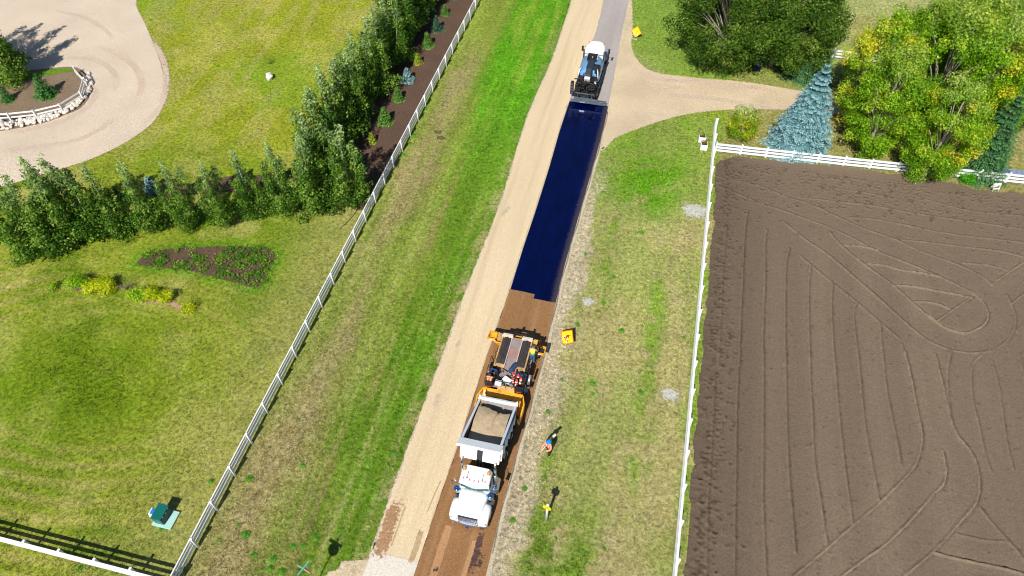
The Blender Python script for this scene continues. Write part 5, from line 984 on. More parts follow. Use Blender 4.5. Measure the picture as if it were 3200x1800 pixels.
# twin conveyors with ridged covers and the plate between them
MB().box((0, 4.2, 1.5),(.92, 1.0, .05)).build('walk_plate', DUSTY, S)
MB().box((0, 4.95, 1.56),(.92, .7, .05)).build('clay_stained_plate', PINK, S)
MB().box((0, 5.8, 1.60),(.92, 1.05, .05)).build('rear_walk_plate', DUSTY, S)
for s in (-1, 1):
    cx_ = s * .71
    cb = MB().box((cx_, 4.95, 1.35),(.62, 2.5, .5)).build('conveyor_body', YEL_D, S)
    MB().box((cx_ + s * .36, 4.95, 1.66),(.07, 2.6, .16)).build('conveyor_outer_rail', YEL_D, cb); MB().box((cx_ - s * .33, 4.95, 1.64),(.05, 2.6, .12)).build('conveyor_inner_rail', mat('dusty_pink_rail', lin(206, 190, 182), .6, vary=.1), cb)
    for i in range(3):
        y0 = 3.86 + .74 * i
        cv = MB().add([(cx_ - .28, y0, 1.72),(cx_, y0, 1.92),(cx_ + .28, y0, 1.72),(cx_ - .28, y0 + .71, 1.72),(cx_, y0 + .71, 1.92),(cx_ + .28, y0 + .71, 1.72)], [(0, 1, 4, 3),(1, 2, 5, 4),(0, 2, 1),(3, 4, 5),(0, 3, 5, 2)]).build('cover_panel', GRATE, S)
        for q in range(5):
            f_ = -.24 + .12 * q
            MB().box((cx_ + f_, y0 + .355, 1.93 - abs(f_) * .714),(.02, .70, .02)).build('cover_slat', BLACK, cv)
    MB().box((cx_ + s * .0, 6.24, 1.78),(.78, .16, .12)).box((cx_, 6.42, 1.72),(.72, .10, .1)).build('conveyor_head', mat('worn_cream_steel', lin(222, 208, 186), .5, vary=.12), cb)
    MB().tube([(cx_ - .45, 6.56, 1.6),(cx_ + .45, 6.56, 1.6)], .11, 10).build('head_pulley', BLACK, cb)
    # hydraulic clutter outside the conveyors
    cl = MB()
    for q in range(5): cl.tube([(s * 1.12, 3.7 + .3 * q, 1.2),(s * (1.22 + .05 * (q % 2)), 3.95 + .3 * q, 1.55),(s * 1.14, 4.3 + .3 * q, 1.3)], .03, 5)
    cl.box((s * 1.2, 3.75, 1.4),(.3, .4, .4)).build('hose_bundle', GREASY, S)
MB().box((0, 6.62, 1.66),(1.5, .08, .18)).box((-.2, 6.68, 1.84),(.2, .12, .14)).box((.62, 6.66, 1.86),(.14, .12, .16)).build('rear_crossbeam', GREASY, S)
# spread hopper across the back, with folding side wings
sh = MB().add([(-1.62, 5.95, 1.2),(1.62, 5.95, 1.2),(1.62, 6.75, 1.2),(-1.62, 6.75, 1.2),(-1.5, 6.25, .45),(1.5, 6.25, .45),(1.5, 6.5, .45),(-1.5, 6.5, .45)], [(0, 1, 5, 4),(1, 2, 6, 5),(2, 3, 7, 6),(3, 0, 4, 7),(4, 5, 6, 7)]).build('spread_hopper', YEL_P, S)
MB().box((0, 5.93, 1.22),(3.3, .06, .08)).box((0, 6.77, 1.22),(3.3, .06, .08)).build('hopper_rim', YEL_P, sh)
for i in range(9): MB().box((-1.4 + .35 * i, 6.7, .7),(.06, .08, .5)).build('gate_cylinder', GREASY, sh)
for s in (-1, 1):
    x0 = 1.58 if s > 0 else 1.66; yb = 5.62 if s > 0 else 6.1
    wg = MB().box((s * (x0 + .2), yb + .62, 1.24),(.62, .06, .22)).box((s * (x0 + .2), yb, 1.24),(.62, .06, .22)).box((s * (x0 + .5), yb + .31, 1.24),(.06, .68, .22)).box((s * (x0 - .08), yb + .31, 1.24),(.06, .68, .22)).build('side_wing_frame', YEL_P, S)
    MB().box((s * (x0 + .2), yb + .31, 1.12),(.56, .58, .04)).build('wing_plate', YEL_P if s < 0 else BLACK, wg)
    MB().tube([(s * (x0 - .1), yb - .1, 1.3),(s * (x0 + .35), yb - .12, 1.32)], .03, 6).build('wing_strut', mat('white_rod', (.75, .75, .74), .4), wg)
    MB().box((s * 1.3, 6.3, 1.42),(.3, .5, .3)).build('end_gearbox', YEL_D, S, bevel=.02)
MB().box((1.2, 4.9, 1.2),(.32, 2.2, .05)).build('side_walkway', DUSTY, S)

# things lying on the spreader
cool = empty('drink_cooler', (-6.62, 26.62, 1.48), 'white drink cooler on the spreader deck', 'cooler', rot=(0, 0, R(-28)))
MB().box((0, 0, .16),(.56, .34, .30)).build('cooler_body', mat('pale_teal_plastic', lin(170, 214, 218), .4, vary=.03), cool, bevel=.03); MB().box((0, 0, .345),(.60, .38, .07)).build('lid', mat('white_plastic', (.82, .83, .83), .4, vary=.02), cool, bevel=.03)
for x in (-.31, .31): MB().box((x, 0, .22),(.03, .16, .05)).build('handle', mat('teal_dark_plastic', lin(90, 150, 160), .5), cool)
bg = empty('duffel_bag', (-6.44, 27.75, 1.55), 'dark navy duffel bag lying between the conveyors', 'bag', rot=(0, 0, R(-18)))
dm = MB(); dm.loft([[(.19 * k_ * math.cos(a) * (1 + .1 * math.sin(3 * a + y * 7)), y, .16 + .16 * k_ * math.sin(a)) for a in np.linspace(0, 2 * math.pi, 13)[:-1]] for y, k_ in ((-.46, .5),(-.4, .9),(-.15, 1.05),(-.02, .92),(.12, 1.06),(.36, .95),(.45, .5))]); dm.build('bag_body', NAVY, bg)
MB().tube([(-.12, -.25, .31),(-.1, -.05, .42),(-.12, .2, .31)], .018, 5).build('strap', BLACK, bg)
jk = empty('work_bag', (-5.56, 27.1, 1.47), 'rounded navy backpack beside the red tubes on the spreader', 'bag')
MB().ball((0, 0, .25),(.27, .22, .27), 12, 8).build('pack_body', mat('navy_pack', lin(24, 36, 56), .8, vary=.2), jk); MB().tube([(-.2, .12, .42),(0, .15, .54),(.2, .1, .42)], .02, 5).build('piping', mat('teal_trim', lin(70, 140, 150), .7), jk)
TUBE_R = mat('red_orange_plastic', lin(236, 58, 34), .42, vary=.05); BAND = mat('white_reflective_band', (.84, .84, .84), .35)
for i, (x, y, ln, tilt, lab) in enumerate(((-5.95, 26.28, 1.0, 4, 'red traffic tube nearest the dump truck, standing on the deck'),(-6.12, 26.55, .95, -5, 'red traffic tube at the left of the cluster on the deck'),(-5.74, 26.45, .95, 7, 'red traffic tube at the right of the cluster on the deck'),(-5.90, 26.75, 1.0, 2, 'red traffic tube in the middle of the cluster on the deck'),(-6.08, 27.12, 1.1, -10, 'tall red traffic tube leaning at the back of the cluster'))):
    tb = empty('traffic_tube', (x, y, 1.46), lab, 'traffic tube', 'red traffic tubes on the spreader', (R(-tilt * 1.5), R(tilt), 0))
    MB().tube([(0, 0, .05),(0, 0, ln),(0, 0, ln + .04)], [.095, .07, .04], 10).build('tube', TUBE_R, tb); MB().prism([(.2 * math.cos(a), .2 * math.sin(a)) for a in np.linspace(0, 2 * math.pi, 9)[:-1]], 'z', 0, .05).build('base', mat('dusty_rubber', lin(150, 130, 124), .8), tb)
    for z in (.42, .72): MB().tube([(0, 0, z),(0, 0, z + .13)], [.091, .086], 10, False).build('white_band', BAND, tb)

# ------------------------------------------------------------------ bitumen distributor (faces away, local +Y runs to its front)
dis = empty('bitumen_truck', (-7.05, 61.0, 0.03), 'blue-tank bitumen sprayer truck with white cab ahead of the wet strip', 'truck')
Q = dis
MB().box((0, 4.4, .8),(.86, 8.4, .26)).build('chassis_frame', BLACK, Q)
tk = MB(); ell = lambda y, k_: [(1.12 * k_ * math.cos(a), y, 1.86 + .86 * k_ * math.sin(a)) for a in np.linspace(0, 2 * math.pi, 29)[:-1]]
tk.loft([ell(2.0, .6), ell(2.07, .95), ell(2.15, 1), ell(4.85, 1), ell(4.93, .95), ell(5.0, .6)]); tk.build('tank', BLUET, Q)
for y in (2.3, 3.2, 4.0, 4.75): MB().tube([(1.13 * math.cos(a), y, 1.86 + .87 * math.sin(a)) for a in np.linspace(R(-40), R(220), 21)], .02, 4).build('tank_band', ALU, Q)
fr_ = MB()
fr_.box((-.46, 4.2, 2.80),(.08, 1.0, .24)).box((.46, 4.2, 2.80),(.08, 1.0, .24)).box((0, 4.72, 2.80),(.98, .08, .24)).box((0, 3.68, 2.78),(.98, .08, .2)); ho = fr_.build('hatch_guard', BLACK, Q)
MB().box((0, 4.2, 2.72),(.86, .98, .04)).build('hatch_tray', GREASY, ho); MB().tube([(0, 4.15, 2.72),(0, 4.15, 2.84)], .22, 14).build('manhole', BLACK, ho); MB().ball((0, 4.15, 2.88),(.06, .06, .04), 8, 5).build('vent_cap', BAND, ho)
MB().box((.52, 4.18, 2.90),(.10, .96, .05)).build('guard_rail', mat('bright_rail', (.72, .78, .84), .3, .4), ho)
MB().box((-.02, 3.0, 2.75),(.62, 1.5, .06)).build('catwalk', mat('dark_slate_plate', lin(46, 54, 64), .5), Q)
eg = MB().box((0, 1.75, 2.55),(.6, 1.0, .34)).build('engine_cowl', mat('faded_black_cowl', lin(70, 70, 74), .6, vary=.2), Q, bevel=.03)
MB().box((0, 1.15, 2.25),(.54, .3, .5), rot=(R(25), 0, 0)).build('cowl_grille', mat('pale_silver_panel', (.85, .85, .84), .3, .3), eg)  # near-white silver plate
MB().box((.55, 2.55, 2.72),(.5, .4, .22)).box((.3, 2.2, 2.74),(.12, 1.2, .2)).build('valve_cabinet', mat('blue_black_steel', lin(36, 46, 58), .5), Q)
for s in (-1, 1):
    MB().tube([(s * 1.0, 1.6, 2.2),(s * .9, 1.9, 2.72),(s * .78, 2.35, 2.75)], .05, 6).build('grab_rail', BAND, Q)
    MB().box((s * 1.02, 3.0, 1.05),(.3, 3.2, .35)).build('side_locker', BLACK, Q)
    for y in (1.4, 2.7): wheel(Q, s * .92, y, .5, .52, rim=ALU)
    wheel(Q, s * .98, 7.9, .5, .3)
# rear pump gear: pipes, valves, hose reel and burners
rg = MB(); rq = random.Random(12)
for i in range(95):
    x, y, z = rq.uniform(-1.0, 1.0), rq.uniform(.25, 2.2), rq.uniform(.9, 2.35)
    a = rq.choice(((rq.uniform(-.4, .4), 0, 0),(0, rq.uniform(-.4, .4), 0),(0, 0, rq.uniform(-.5, .5)),(rq.uniform(-.3, .3), rq.uniform(-.2, .2), rq.uniform(-.3, .3))))
    rg.tube([(x - a[0], y - a[1], z - a[2]),(x, y, z + .05),(x + a[0], y + a[1], z + a[2])], rq.uniform(.025, .06), 6)
for i in range(34): rg.box((rq.uniform(-.9, .9), rq.uniform(.3, 2.2), rq.uniform(.9, 2.3)),(rq.uniform(.12, .36), rq.uniform(.1, .3), rq.uniform(.1, .3)))
rg.box((0, 1.2, .95),(2.1, 1.9, .12)); rg.box((0, 1.6, 1.5),(1.9, .9, 1.1)); rg.build('pump_and_pipework', GREASY, Q)
MB().box((.62, 2.75, 2.62),(.7, 1.0, .16)).box((.3, 3.4, 2.72),(.12, .9, .1)).box((.8, 2.3, 2.4),(.5, .5, .4)).build('rear_valve_deck', GREASY, Q)
MB().tube([(-.16, 0, 0),(.16, 0, 0)], .20, 14).tube([(-.18, 0, 0),(-.14, 0, 0)], .34, 16).tube([(.14, 0, 0),(.18, 0, 0)], .34, 16).build('hose_reel', BLACK, Q, (.66, .75, 1.75),(0, 0, R(75)))
for p_, m_ in (((.3, 1.25, 2.05), REDL),((-.62, 1.3, 1.95), REDL)): MB().box(p_, (.05, .12, .12)).build('valve_handle', m_, Q)
MB().box((.82, 1.15, 1.95),(.2, .2, .3)).build('control_box', BAND, Q, bevel=.02)
MB().box((0, .12, .62),(2.1, .12, .3)).box((0, .3, 1.15),(1.9, .08, .08)).box((-.7, .3, .9),(.08, .08, .5)).box((.7, .3, .9),(.08, .08, .5)).build('rear_platform', TARGREY, Q)
sb = MB().box((.45, -.10, .50),(3.5, .22, .20)).build('spray_bar', TARGREY, Q, bevel=.02); MB().box((1.7, .15, .62),(1.0, .1, .1)).box((1.5, .05, .75),(.7, .06, .06)).build('bar_extension', TARGREY, sb)
for i in range(17): MB().tube([(-1.2 + .2 * i, -.1, .40),(-1.2 + .2 * i, -.1, .33)], .025, 5).build('spray_nozzle', BLACK, sb)
MB().box((-.1, -.24, .52),(.5, .06, .16)).build('bar_bracket', ALU, sb)
fw = MB().box((-1.36, .75, 1.35),(.30, .16, 1.5)).box((-1.36, .62, 1.35),(.34, .06, 1.3)).build('folded_bar_wing', BLACK, Q)
for i in range(4): MB().box((-1.36, .57, .85 + .34 * i),(.22, .05, .1)).build('wing_bracket', TARGREY, fw)
# white cab and hood
cb = MB(); cb.loft([[(-1.0 * k_, 5.25, z),(1.0 * k_, 5.25, z),(1.0 * k_, 6.9 - a, z),(.6 * k_, 7.12 - a, z),(-.6 * k_, 7.12 - a, z),(-1.0 * k_, 6.9 - a, z)] for z, k_, a in ((.8, 1, 0),(1.7, 1, 0))], smooth=False); cb.build('cab_body', TWHITE, Q, bevel=.03)
MB().loft([[(-.97 * k_, 5.3, z),(.97 * k_, 5.3, z),(.97 * k_, 6.9 - a, z),(.55 * k_, 7.1 - a, z),(-.55 * k_, 7.1 - a, z),(-.97 * k_, 6.9 - a, z)] for z, k_, a in ((1.7, 1, 0),(2.45, .93, .28))], smooth=False).build('cab_glass', DGLASS, Q)
MB().box((0, 5.32, 2.0),(1.95, .08, .9)).build('cab_back', TWHITE, Q)
MB().loft([[(-.98 * k_, 5.22, z),(.98 * k_, 5.22, z),(1.0 * k_, 6.4, z),(.85 * k_, 6.95, z),(.45 * k_, 7.2, z),(-.45 * k_, 7.2, z),(-.85 * k_, 6.95, z),(-1.0 * k_, 6.4, z)] for z, k_ in ((2.45, 1),(2.62, 1),(2.76, .93),(2.82, .78))]).build('cab_roof', TWHITE, Q)
for x in (-.75, .75): MB().ball((x, 6.9, 2.80),(.06, .06, .08), 8, 5).build('marker_light', REDL, Q)
hq = MB(); hq.loft([[(-w, y, .8),(-w, y, z - .2),(-w * .8, y, z),(w * .8, y, z),(w, y, z - .2),(w, y, .8)] for y, w, z in ((7.05, .9, 1.72),(8.0, .85, 1.58),(8.7, .78, 1.42))]); hq.build('hood', TWHITE, Q)
MB().box((0, 8.85, .6),(2.2, .16, .36)).build('bumper', CHROME, Q, bevel=.03)
for s in (-1, 1):
    MB().loft([[(s * .6, y, zb),(s * .6, y, zt),(s * 1.1, y, zt - .06),(s * 1.12, y, zb)] for y, zt, zb in ((7.3, .9, .7),(7.6, 1.2, 1.0),(8.2, 1.2, 1.0),(8.6, 1.0, .7))]).build('fender', BLUET if s > 0 else TWHITE, Q)
    mr_ = MB().tube([(s * 1.0, 6.8, 2.3),(s * 1.36, 6.75, 2.4)], .02, 5).tube([(s * 1.0, 6.8, 1.8),(s * 1.36, 6.75, 1.8)], .02, 5).build('mirror_arm', BLACK, Q); MB().box((s * 1.38, 6.75, 2.1),(.2, .08, .56)).build('mirror', BLACK, mr_, bevel=.02)
    MB().tube([(s * 1.02, 5.12, .8),(s * 1.02, 5.12, 3.0)], .07, 8).build('exhaust_stack', mat('dark_stack', lin(70, 66, 64), .4, .5), Q)
# ------------------------------------------------------------------ people
SKINM = mat('skin', lin(196, 140, 112), 0.55, vary=0.08)
ORANGE = mat('orange_vest', lin(250, 116, 50), 0.7, vary=0.08); HIVIS = mat('lime_vest', lin(214, 240, 60), 0.7, vary=0.06)
DENIM = mat('denim', lin(58, 92, 128), 0.85, vary=0.2, scale=8); DARKT = mat('dark_trousers', lin(34, 34, 40), 0.85, vary=0.2); SHIRT = mat('orange_sleeve', lin(244, 150, 116), 0.8, vary=0.1); GREYS = mat('grey_shirt', lin(120, 110, 110), .85, vary=.15)
BOOT = mat('brown_boot', lin(110, 100, 90), 0.8); REFL = mat('silver_tape', (.8, .8, .78), .35)
def skin_obj(name, J, E, m, parent, grow=0.0, root=0, sub=1):
    me = bpy.data.meshes.new(name); names = [n for e in E for n in e]; names = list(dict.fromkeys(names))
    me.from_pydata([J[n][0] for n in names], [(names.index(a), names.index(b)) for a, b in E], [])
    me.materials.append(m); o = link_mesh(name, me, parent)
    bm = bmesh.new(); bm.from_mesh(me); lay = bm.verts.layers.skin.verify(); bm.verts.ensure_lookup_table()
    for i, n in enumerate(names):
        r = J[n][1] + grow; bm.verts[i][lay].radius = (r, r * (J[n][2] if len(J[n]) > 2 else 1)); bm.verts[i][lay].use_root = (i == root)
    bm.to_mesh(me); bm.free()
    s = o.modifiers.new('skin', 'SKIN'); s.use_smooth_shade = True
    u = o.modifiers.new('smooth', 'SUBSURF'); u.levels = sub; u.render_levels = sub
    return o
def hand(J, E, side, w, elbow):
    """palm and five unequal, bent fingers at the end of a forearm"""
    W = Vector(w); d = (W - Vector(elbow)).normalized(); a = d.orthogonal().normalized(); b = d.cross(a); p = side + '_palm'
    J[p] = (tuple(W + d * .07), .032); E.append((side + '_wrist', p))
    for i, (q, L) in enumerate(((-.036, .065),(-.012, .078),(.012, .075),(.034, .058))):
        k1, k2 = f'{side}_f{i}a', f'{side}_f{i}b'
        J[k1] = (tuple(W + d * (.115) + a * q), .010); J[k2] = (tuple(W + d * (.115 + L * .6) + a * q + b * L * .6), .008); E += [(p, k1),(k1, k2)]
    J[side + '_t0'] = (tuple(W + d * .06 - a * .055 + b * .01), .011); J[side + '_t1'] = (tuple(W + d * .10 - a * .065 + b * .04), .009); E += [(p, side + '_t0'),(side + '_t0', side + '_t1')]
def person(loc, rz, label, pose, vest, legs, sleeve, hat, hatm, tape=True):
    """one continuous body, clothes as slightly larger shells over it; figure faces local -Y"""
    root = empty('person', loc, label, 'person', rot=(0, 0, rz)); J = dict(pose); E = [('pelvis', 'waist'),('waist', 'chest'),('chest', 'neck'),('neck', 'jaw'),('jaw', 'skull'),('jaw', 'nose')]
    for s in ('l', 'r'): E += [('chest', s + '_shoulder'),(s + '_shoulder', s + '_elbow'),(s + '_elbow', s + '_wrist'),('pelvis', s + '_hip'),(s + '_hip', s + '_knee'),(s + '_knee', s + '_ankle'),(s + '_ankle', s + '_toe')]
    for s in ('l', 'r'): hand(J, E, s, J[s + '_wrist'][0], J[s + '_elbow'][0])
    body = skin_obj('body', J, E, SKINM, root)
    H_ = Vector(J['skull'][0]); jw = Vector(J['jaw'][0])
    for s in (-1, 1):
        MB().ball((jw.x + s * .034, jw.y - .085, (jw.z + H_.z) / 2), .012, 6, 4).build('eye', mat('eye_dark', (.02, .02, .02), .2), body); MB().ball((jw.x + s * .09, jw.y + .01, (jw.z + H_.z) / 2 - .01),(.014, .026, .036), 6, 4).build('ear', SKINM, body)
    MB().box((jw.x, jw.y - .088, jw.z - .028),(.045, .01, .008)).build('mouth', mat('lip', lin(150, 84, 76), .5), body)
    ch_ = Vector(J['chest'][0]); nk_ = Vector(J['neck'][0]); J['collar'] = (tuple(ch_.lerp(nk_, .55)), .10, .8)
    for s in 'lr': J[s + '_yoke'] = (tuple(ch_.lerp(Vector(J[s + '_shoulder'][0]), .82) + Vector((0, 0, .02))), .072)
    skin_obj('vest', J, [('pelvis', 'waist'),('waist', 'chest'),('chest', 'collar'),('chest', 'l_yoke'),('chest', 'r_yoke')], vest, root, .05)
    slv = [(s + '_shoulder', s + '_elbow') for s in 'lr'] + ([(s + '_elbow', s + '_wrist') for s in 'lr'] if sleeve[1] else [])
    for s in 'lr': skin_obj('sleeve', J, [e for e in slv if e[0][0] == s], sleeve[0], root, .026)
    skin_obj('trousers', J, [('pelvis', 'l_hip'),('pelvis', 'r_hip'),('l_hip', 'l_knee'),('l_knee', 'l_ankle'),('r_hip', 'r_knee'),('r_knee', 'r_ankle')], legs, root, .03)
    for s in 'lr': skin_obj('boot', J, [(s + '_ankle', s + '_toe')], BOOT, root, .03)
    c = Vector(J['skull'][0]) + Vector((0, 0, .03)); hb = MB()
    if hat == 'helmet':
        hb.loft([[(c.x + r_ * math.cos(a), c.y + r_ * 1.15 * math.sin(a), c.z + z) for a in np.linspace(0, 2 * math.pi, 15)[:-1]] for z, r_ in ((-.01, .165),(.0, .168),(.015, .135),(.08, .12),(.13, .075),(.145, .02))]); hb.box((c.x, c.y - .16, c.z + .0),(.18, .1, .015))
    else: hb.loft([[(c.x + r_ * math.cos(a), c.y + r_ * 1.1 * math.sin(a), c.z + z) for a in np.linspace(0, 2 * math.pi, 13)[:-1]] for z, r_ in ((-.05, .112),(.03, .115),(.08, .085),(.10, .02))]); hb.box((c.x, c.y - .14, c.z + .0),(.15, .1, .012))
    hb.build('hard_hat' if hat == 'helmet' else 'cap', hatm, root)
    if tape:
        ch = Vector(J['chest'][0]); wa = Vector(J['waist'][0])
        for s in (-1, 1): MB().tube([(ch.x + s * .09, ch.y - .135, ch.z - .28),(ch.x + s * .09, ch.y - .145, ch.z - .02),(ch.x + s * .1, ch.y, ch.z + .15),(ch.x + s * .09, ch.y + .145, ch.z - .02),(ch.x + s * .09, ch.y + .135, ch.z - .28)], .024, 5).build('reflective_stripe', REFL, root)
    return root
def standing(h=1.0, lean=0.0, lw=((.36, -.1, .95),(.3, -.06, 1.2)), rw=((-.36, -.1, .95),(-.3, -.06, 1.2)), step=.1):
    f = lambda x, y, z: (x * h, (y - lean * max(0, z - .95)) * h, z * h)
    return {'pelvis': (f(0, 0, .98), .135, .85), 'waist': (f(0, 0, 1.12), .13, .8), 'chest': (f(0, 0, 1.36), .155, .8), 'neck': (f(0, -.01, 1.54), .058), 'jaw': (f(0, -.03, 1.63), .078), 'skull': (f(0, -.01, 1.74), .098), 'nose': (f(0, -.12, 1.67), .014),
            'l_shoulder': (f(.19, 0, 1.46), .068), 'r_shoulder': (f(-.19, 0, 1.46), .068), 'l_elbow': (f(*lw[1]), .05), 'r_elbow': (f(*rw[1]), .05), 'l_wrist': (f(*lw[0]), .033), 'r_wrist': (f(*rw[0]), .033),
            'l_hip': (f(.1, 0, .92), .092), 'r_hip': (f(-.1, 0, .92), .092), 'l_knee': (f(.11, -step * .6, .5), .066), 'r_knee': (f(-.11, step * .1, .5), .066), 'l_ankle': (f(.12, -step, .09), .045), 'r_ankle': (f(-.12, step, .09), .045), 'l_toe': (f(.13, -step - .17, .04), .038), 'r_toe': (f(-.13, step - .17, .04), .038)}
person((-2.87, 22.72, 0), R(-38), 'worker in blue hard hat and orange vest leaning with a long-handled tool on the verge', standing(1.04, .06, ((.10, -.34, 1.0),(.27, -.12, 1.16)),((-.20, -.50, .95),(-.27, -.22, 1.16))), ORANGE, DARKT, (SHIRT, True), 'helmet', mat('blue_hard_hat', lin(0, 130, 222), .3, coat=.4))
a0 = Vector((*(-3.49, 22.65), 0.0)); hl = Vector((*(-3.43, 22.25), .75)); hh = Vector((*(-2.77, 23.29), 1.35)); he = Vector((*(-2.64, 23.44), 1.45))
tl = empty('long_handled_scraper', tuple(hl), 'long-handled scraper with pale blade held by the worker on the verge', 'tool')
MB().tube([(0, 0, 0), tuple(hh - hl)], .022, 6).build('shaft', mat('pale_shaft', (.75, .72, .68), .5), tl)
MB().tube([tuple((hl - hh) * .10),(0, 0, 0), tuple((hh - hl) * .05)], .028, 6).build('grip', BLACK, tl)
MB().box(tuple((he + hh) / 2 - hl),(.16, .34, .03), rot=(R(18), 0, R(-40))).build('blade', mat('pale_blade', lin(206, 206, 176), .5), tl)
seat = {'pelvis': ((0, 0, .10), .135, .9), 'waist': ((0, .03, .24), .13, .8), 'chest': ((0, .02, .48), .155, .8), 'neck': ((0, -.02, .66), .058), 'jaw': ((0, -.05, .75), .078), 'skull': ((0, -.03, .86), .098), 'nose': ((0, -.14, .79), .014), 'l_shoulder': ((.19, 0, .58), .068), 'r_shoulder': ((-.19, 0, .58), .068), 'l_elbow': ((.30, -.2, .36), .05), 'r_elbow': ((-.30, -.2, .36), .05), 'l_wrist': ((.2, -.44, .40), .033), 'r_wrist': ((-.2, -.44, .40), .033),
        'l_hip': ((.1, -.02, .08), .092), 'r_hip': ((-.1, -.02, .08), .092), 'l_knee': ((.15, -.44, .08), .066), 'r_knee': ((-.15, -.44, .08), .066), 'l_ankle': ((.15, -.46, -.34), .045), 'r_ankle': ((-.15, -.46, -.34), .045), 'l_toe': ((.15, -.62, -.38), .038), 'r_toe': ((-.15, -.62, -.38), .038)}
person((-7.72, 26.2, 1.84), R(180), 'seated machine operator in orange vest and black cap on the spreader', seat, ORANGE, DARKT, (BLACK, True), 'cap', BLACK)
person((-5.33, 28.85, 1.26), R(172), 'worker in lime vest and jeans standing on the side walkway of the spreader', standing(1.0, .12, ((.3, -.4, 1.1),(.32, -.16, 1.18)),((-.26, -.42, 1.1),(-.32, -.16, 1.18)), .06), HIVIS, DENIM, (GREYS, False), 'cap', mat('grey_cap', lin(70, 70, 76), .8), False)

# ------------------------------------------------------------------ signs and small things
SIGN_O = mat('fluorescent_orange_sign', lin(252, 206, 0), .45, vary=.04); SIGN_B = mat('sign_orange_border', lin(246, 108, 8), .45, vary=.04); SIGN_R = mat('sign_dark_red', lin(150, 24, 10), .6)
def roll_sign(loc, ang, tilt, side, zb, off, label, symbol):
    root = empty('work_sign', (*loc, 0), label, 'road sign', rot=(0, 0, ang))
    st = MB(); st.tube([(-.3, 0, .02),(.3, 0, .02)], .024, 6).tube([(-.3, 0, .02),(-.16, .32, .75)], .022, 6).tube([(.3, 0, .02),(.16, .32, .75)], .022, 6).tube([(-.16, .32, .75),(.0, .75, .02)], .02, 6).tube([(.16, .32, .75),(.0, .75, .02)], .02, 6)
    st.build('stand', mat('white_stand', (.74, .74, .72), .4), root)
    pn = bpy.data.objects.new('panel_mount', None); pn = MB().box((0, 0, 0),(side, .03, side)).build('panel_back', SIGN_R, root, (0, off + math.sin(tilt) * side * .7071, zb + math.cos(tilt) * side * .7071),(-tilt, R(45), 0))
    pn.rotation_mode = 'XYZ'; M = Matrix.Rotation(-tilt, 4, 'X') @ Matrix.Rotation(R(45), 4, 'Y'); pn.rotation_euler = M.to_euler()
    MB().prism(rrect(side, side, .05), 'y', -.022, -.016).build('border', SIGN_B, pn); MB().prism(rrect(side * .88, side * .88, .05), 'y', -.028, -.023).build('face', SIGN_O, pn)
    symbol(pn, side); return root
def sym_worker(pn, s):
    q = lambda pts: [((x * .7071 - z * .7071) * s, (x * .7071 + z * .7071) * s) for x, z in pts]    # symbol drawn upright in the diamond
    b = MB()
    b.prism(q([(.12 + .055 * math.cos(a), .25 + .055 * math.sin(a)) for a in np.linspace(0, 6.28, 11)[:-1]]), 'y', -.034, -.029)
    for poly in ([(.06, .22),(-.06, .2),(-.14, .02),(-.03, -.02),(.05, .1)], [(-.14, .04),(-.24, -.26),(-.17, -.27),(-.05, -.02)], [(-.06, .0),(-.04, -.27),(.03, -.27),(.02, .0)], [(.05, .2),(.16, .04),(.12, .01),(.0, .12)], [(.06, .08),(.20, -.18),(.17, -.2),(.03, .05)], [(.08, -.27),(.18, -.13),(.26, -.16),(.32, -.27)]): b.prism(q(poly), 'y', -.034, -.029)
    b.build('worker_symbol', SIGN_R, pn)
def text_on(pn, lines, size, m, rot):
    for body, dz in lines:
        cu = bpy.data.curves.new('lettering', 'FONT'); cu.body = body; cu.size = size; cu.align_x = 'CENTER'; cu.align_y = 'CENTER'; cu.extrude = .002
        tmp = bpy.data.objects.new('tmp', cu); COL.objects.link(tmp); dg = bpy.context.evaluated_depsgraph_get(); me = bpy.data.meshes.new_from_object(tmp.evaluated_get(dg)); bpy.data.objects.remove(tmp)
        me.materials.clear(); me.materials.append(m)
        o = link_mesh('lettering', me, pn); o.matrix_local = Matrix.Rotation(rot, 4, 'Y') @ Matrix.Translation((0, -.032, dz)) @ Matrix.Rotation(R(90), 4, 'X')
def sym_text(pn, s): text_on(pn, (('LOOSE', .09),('STONES', -.09)), .17, mat('sign_letter', lin(196, 110, 0), .6), R(-45))
roll_sign((-3.63, 31.64), R(-36.3), R(42), .97, .1, .0, 'orange diamond work sign with digging figure on a folding stand beside the spreader', sym_worker)
roll_sign((-3.64, 74.28), R(-19.5), R(16), .90, .1, .2, 'orange diamond sign with two lines of lettering beside the driveway mouth', sym_text)
mk = empty('marker_post', (-2.118, 18.28, 0), 'white marker post with a yellow plate in the right-hand grass', 'marker post', rot=(0, 0, R(-12)))
MB().tube([(0, 0, 0),(0, 0, 2.28),(0, 0, 2.34)], [.085, .085, .05], 10).build('post', mat('white_plastic_post', (.82, .82, .82), .4, vary=.02), mk)
pl = MB().box((0, -.10, 2.08),(.5, .02, .40)).build('plate', mat('yellow_plate', lin(255, 208, 0), .45, vary=.04), mk, bevel=.006); 
for z, w in ((2.14, .2),(2.04, .26)): MB().box((0, -.112, z),(w, .004, .035)).build('plate_print', mat('plate_print', lin(190, 130, 0), .6), pl)
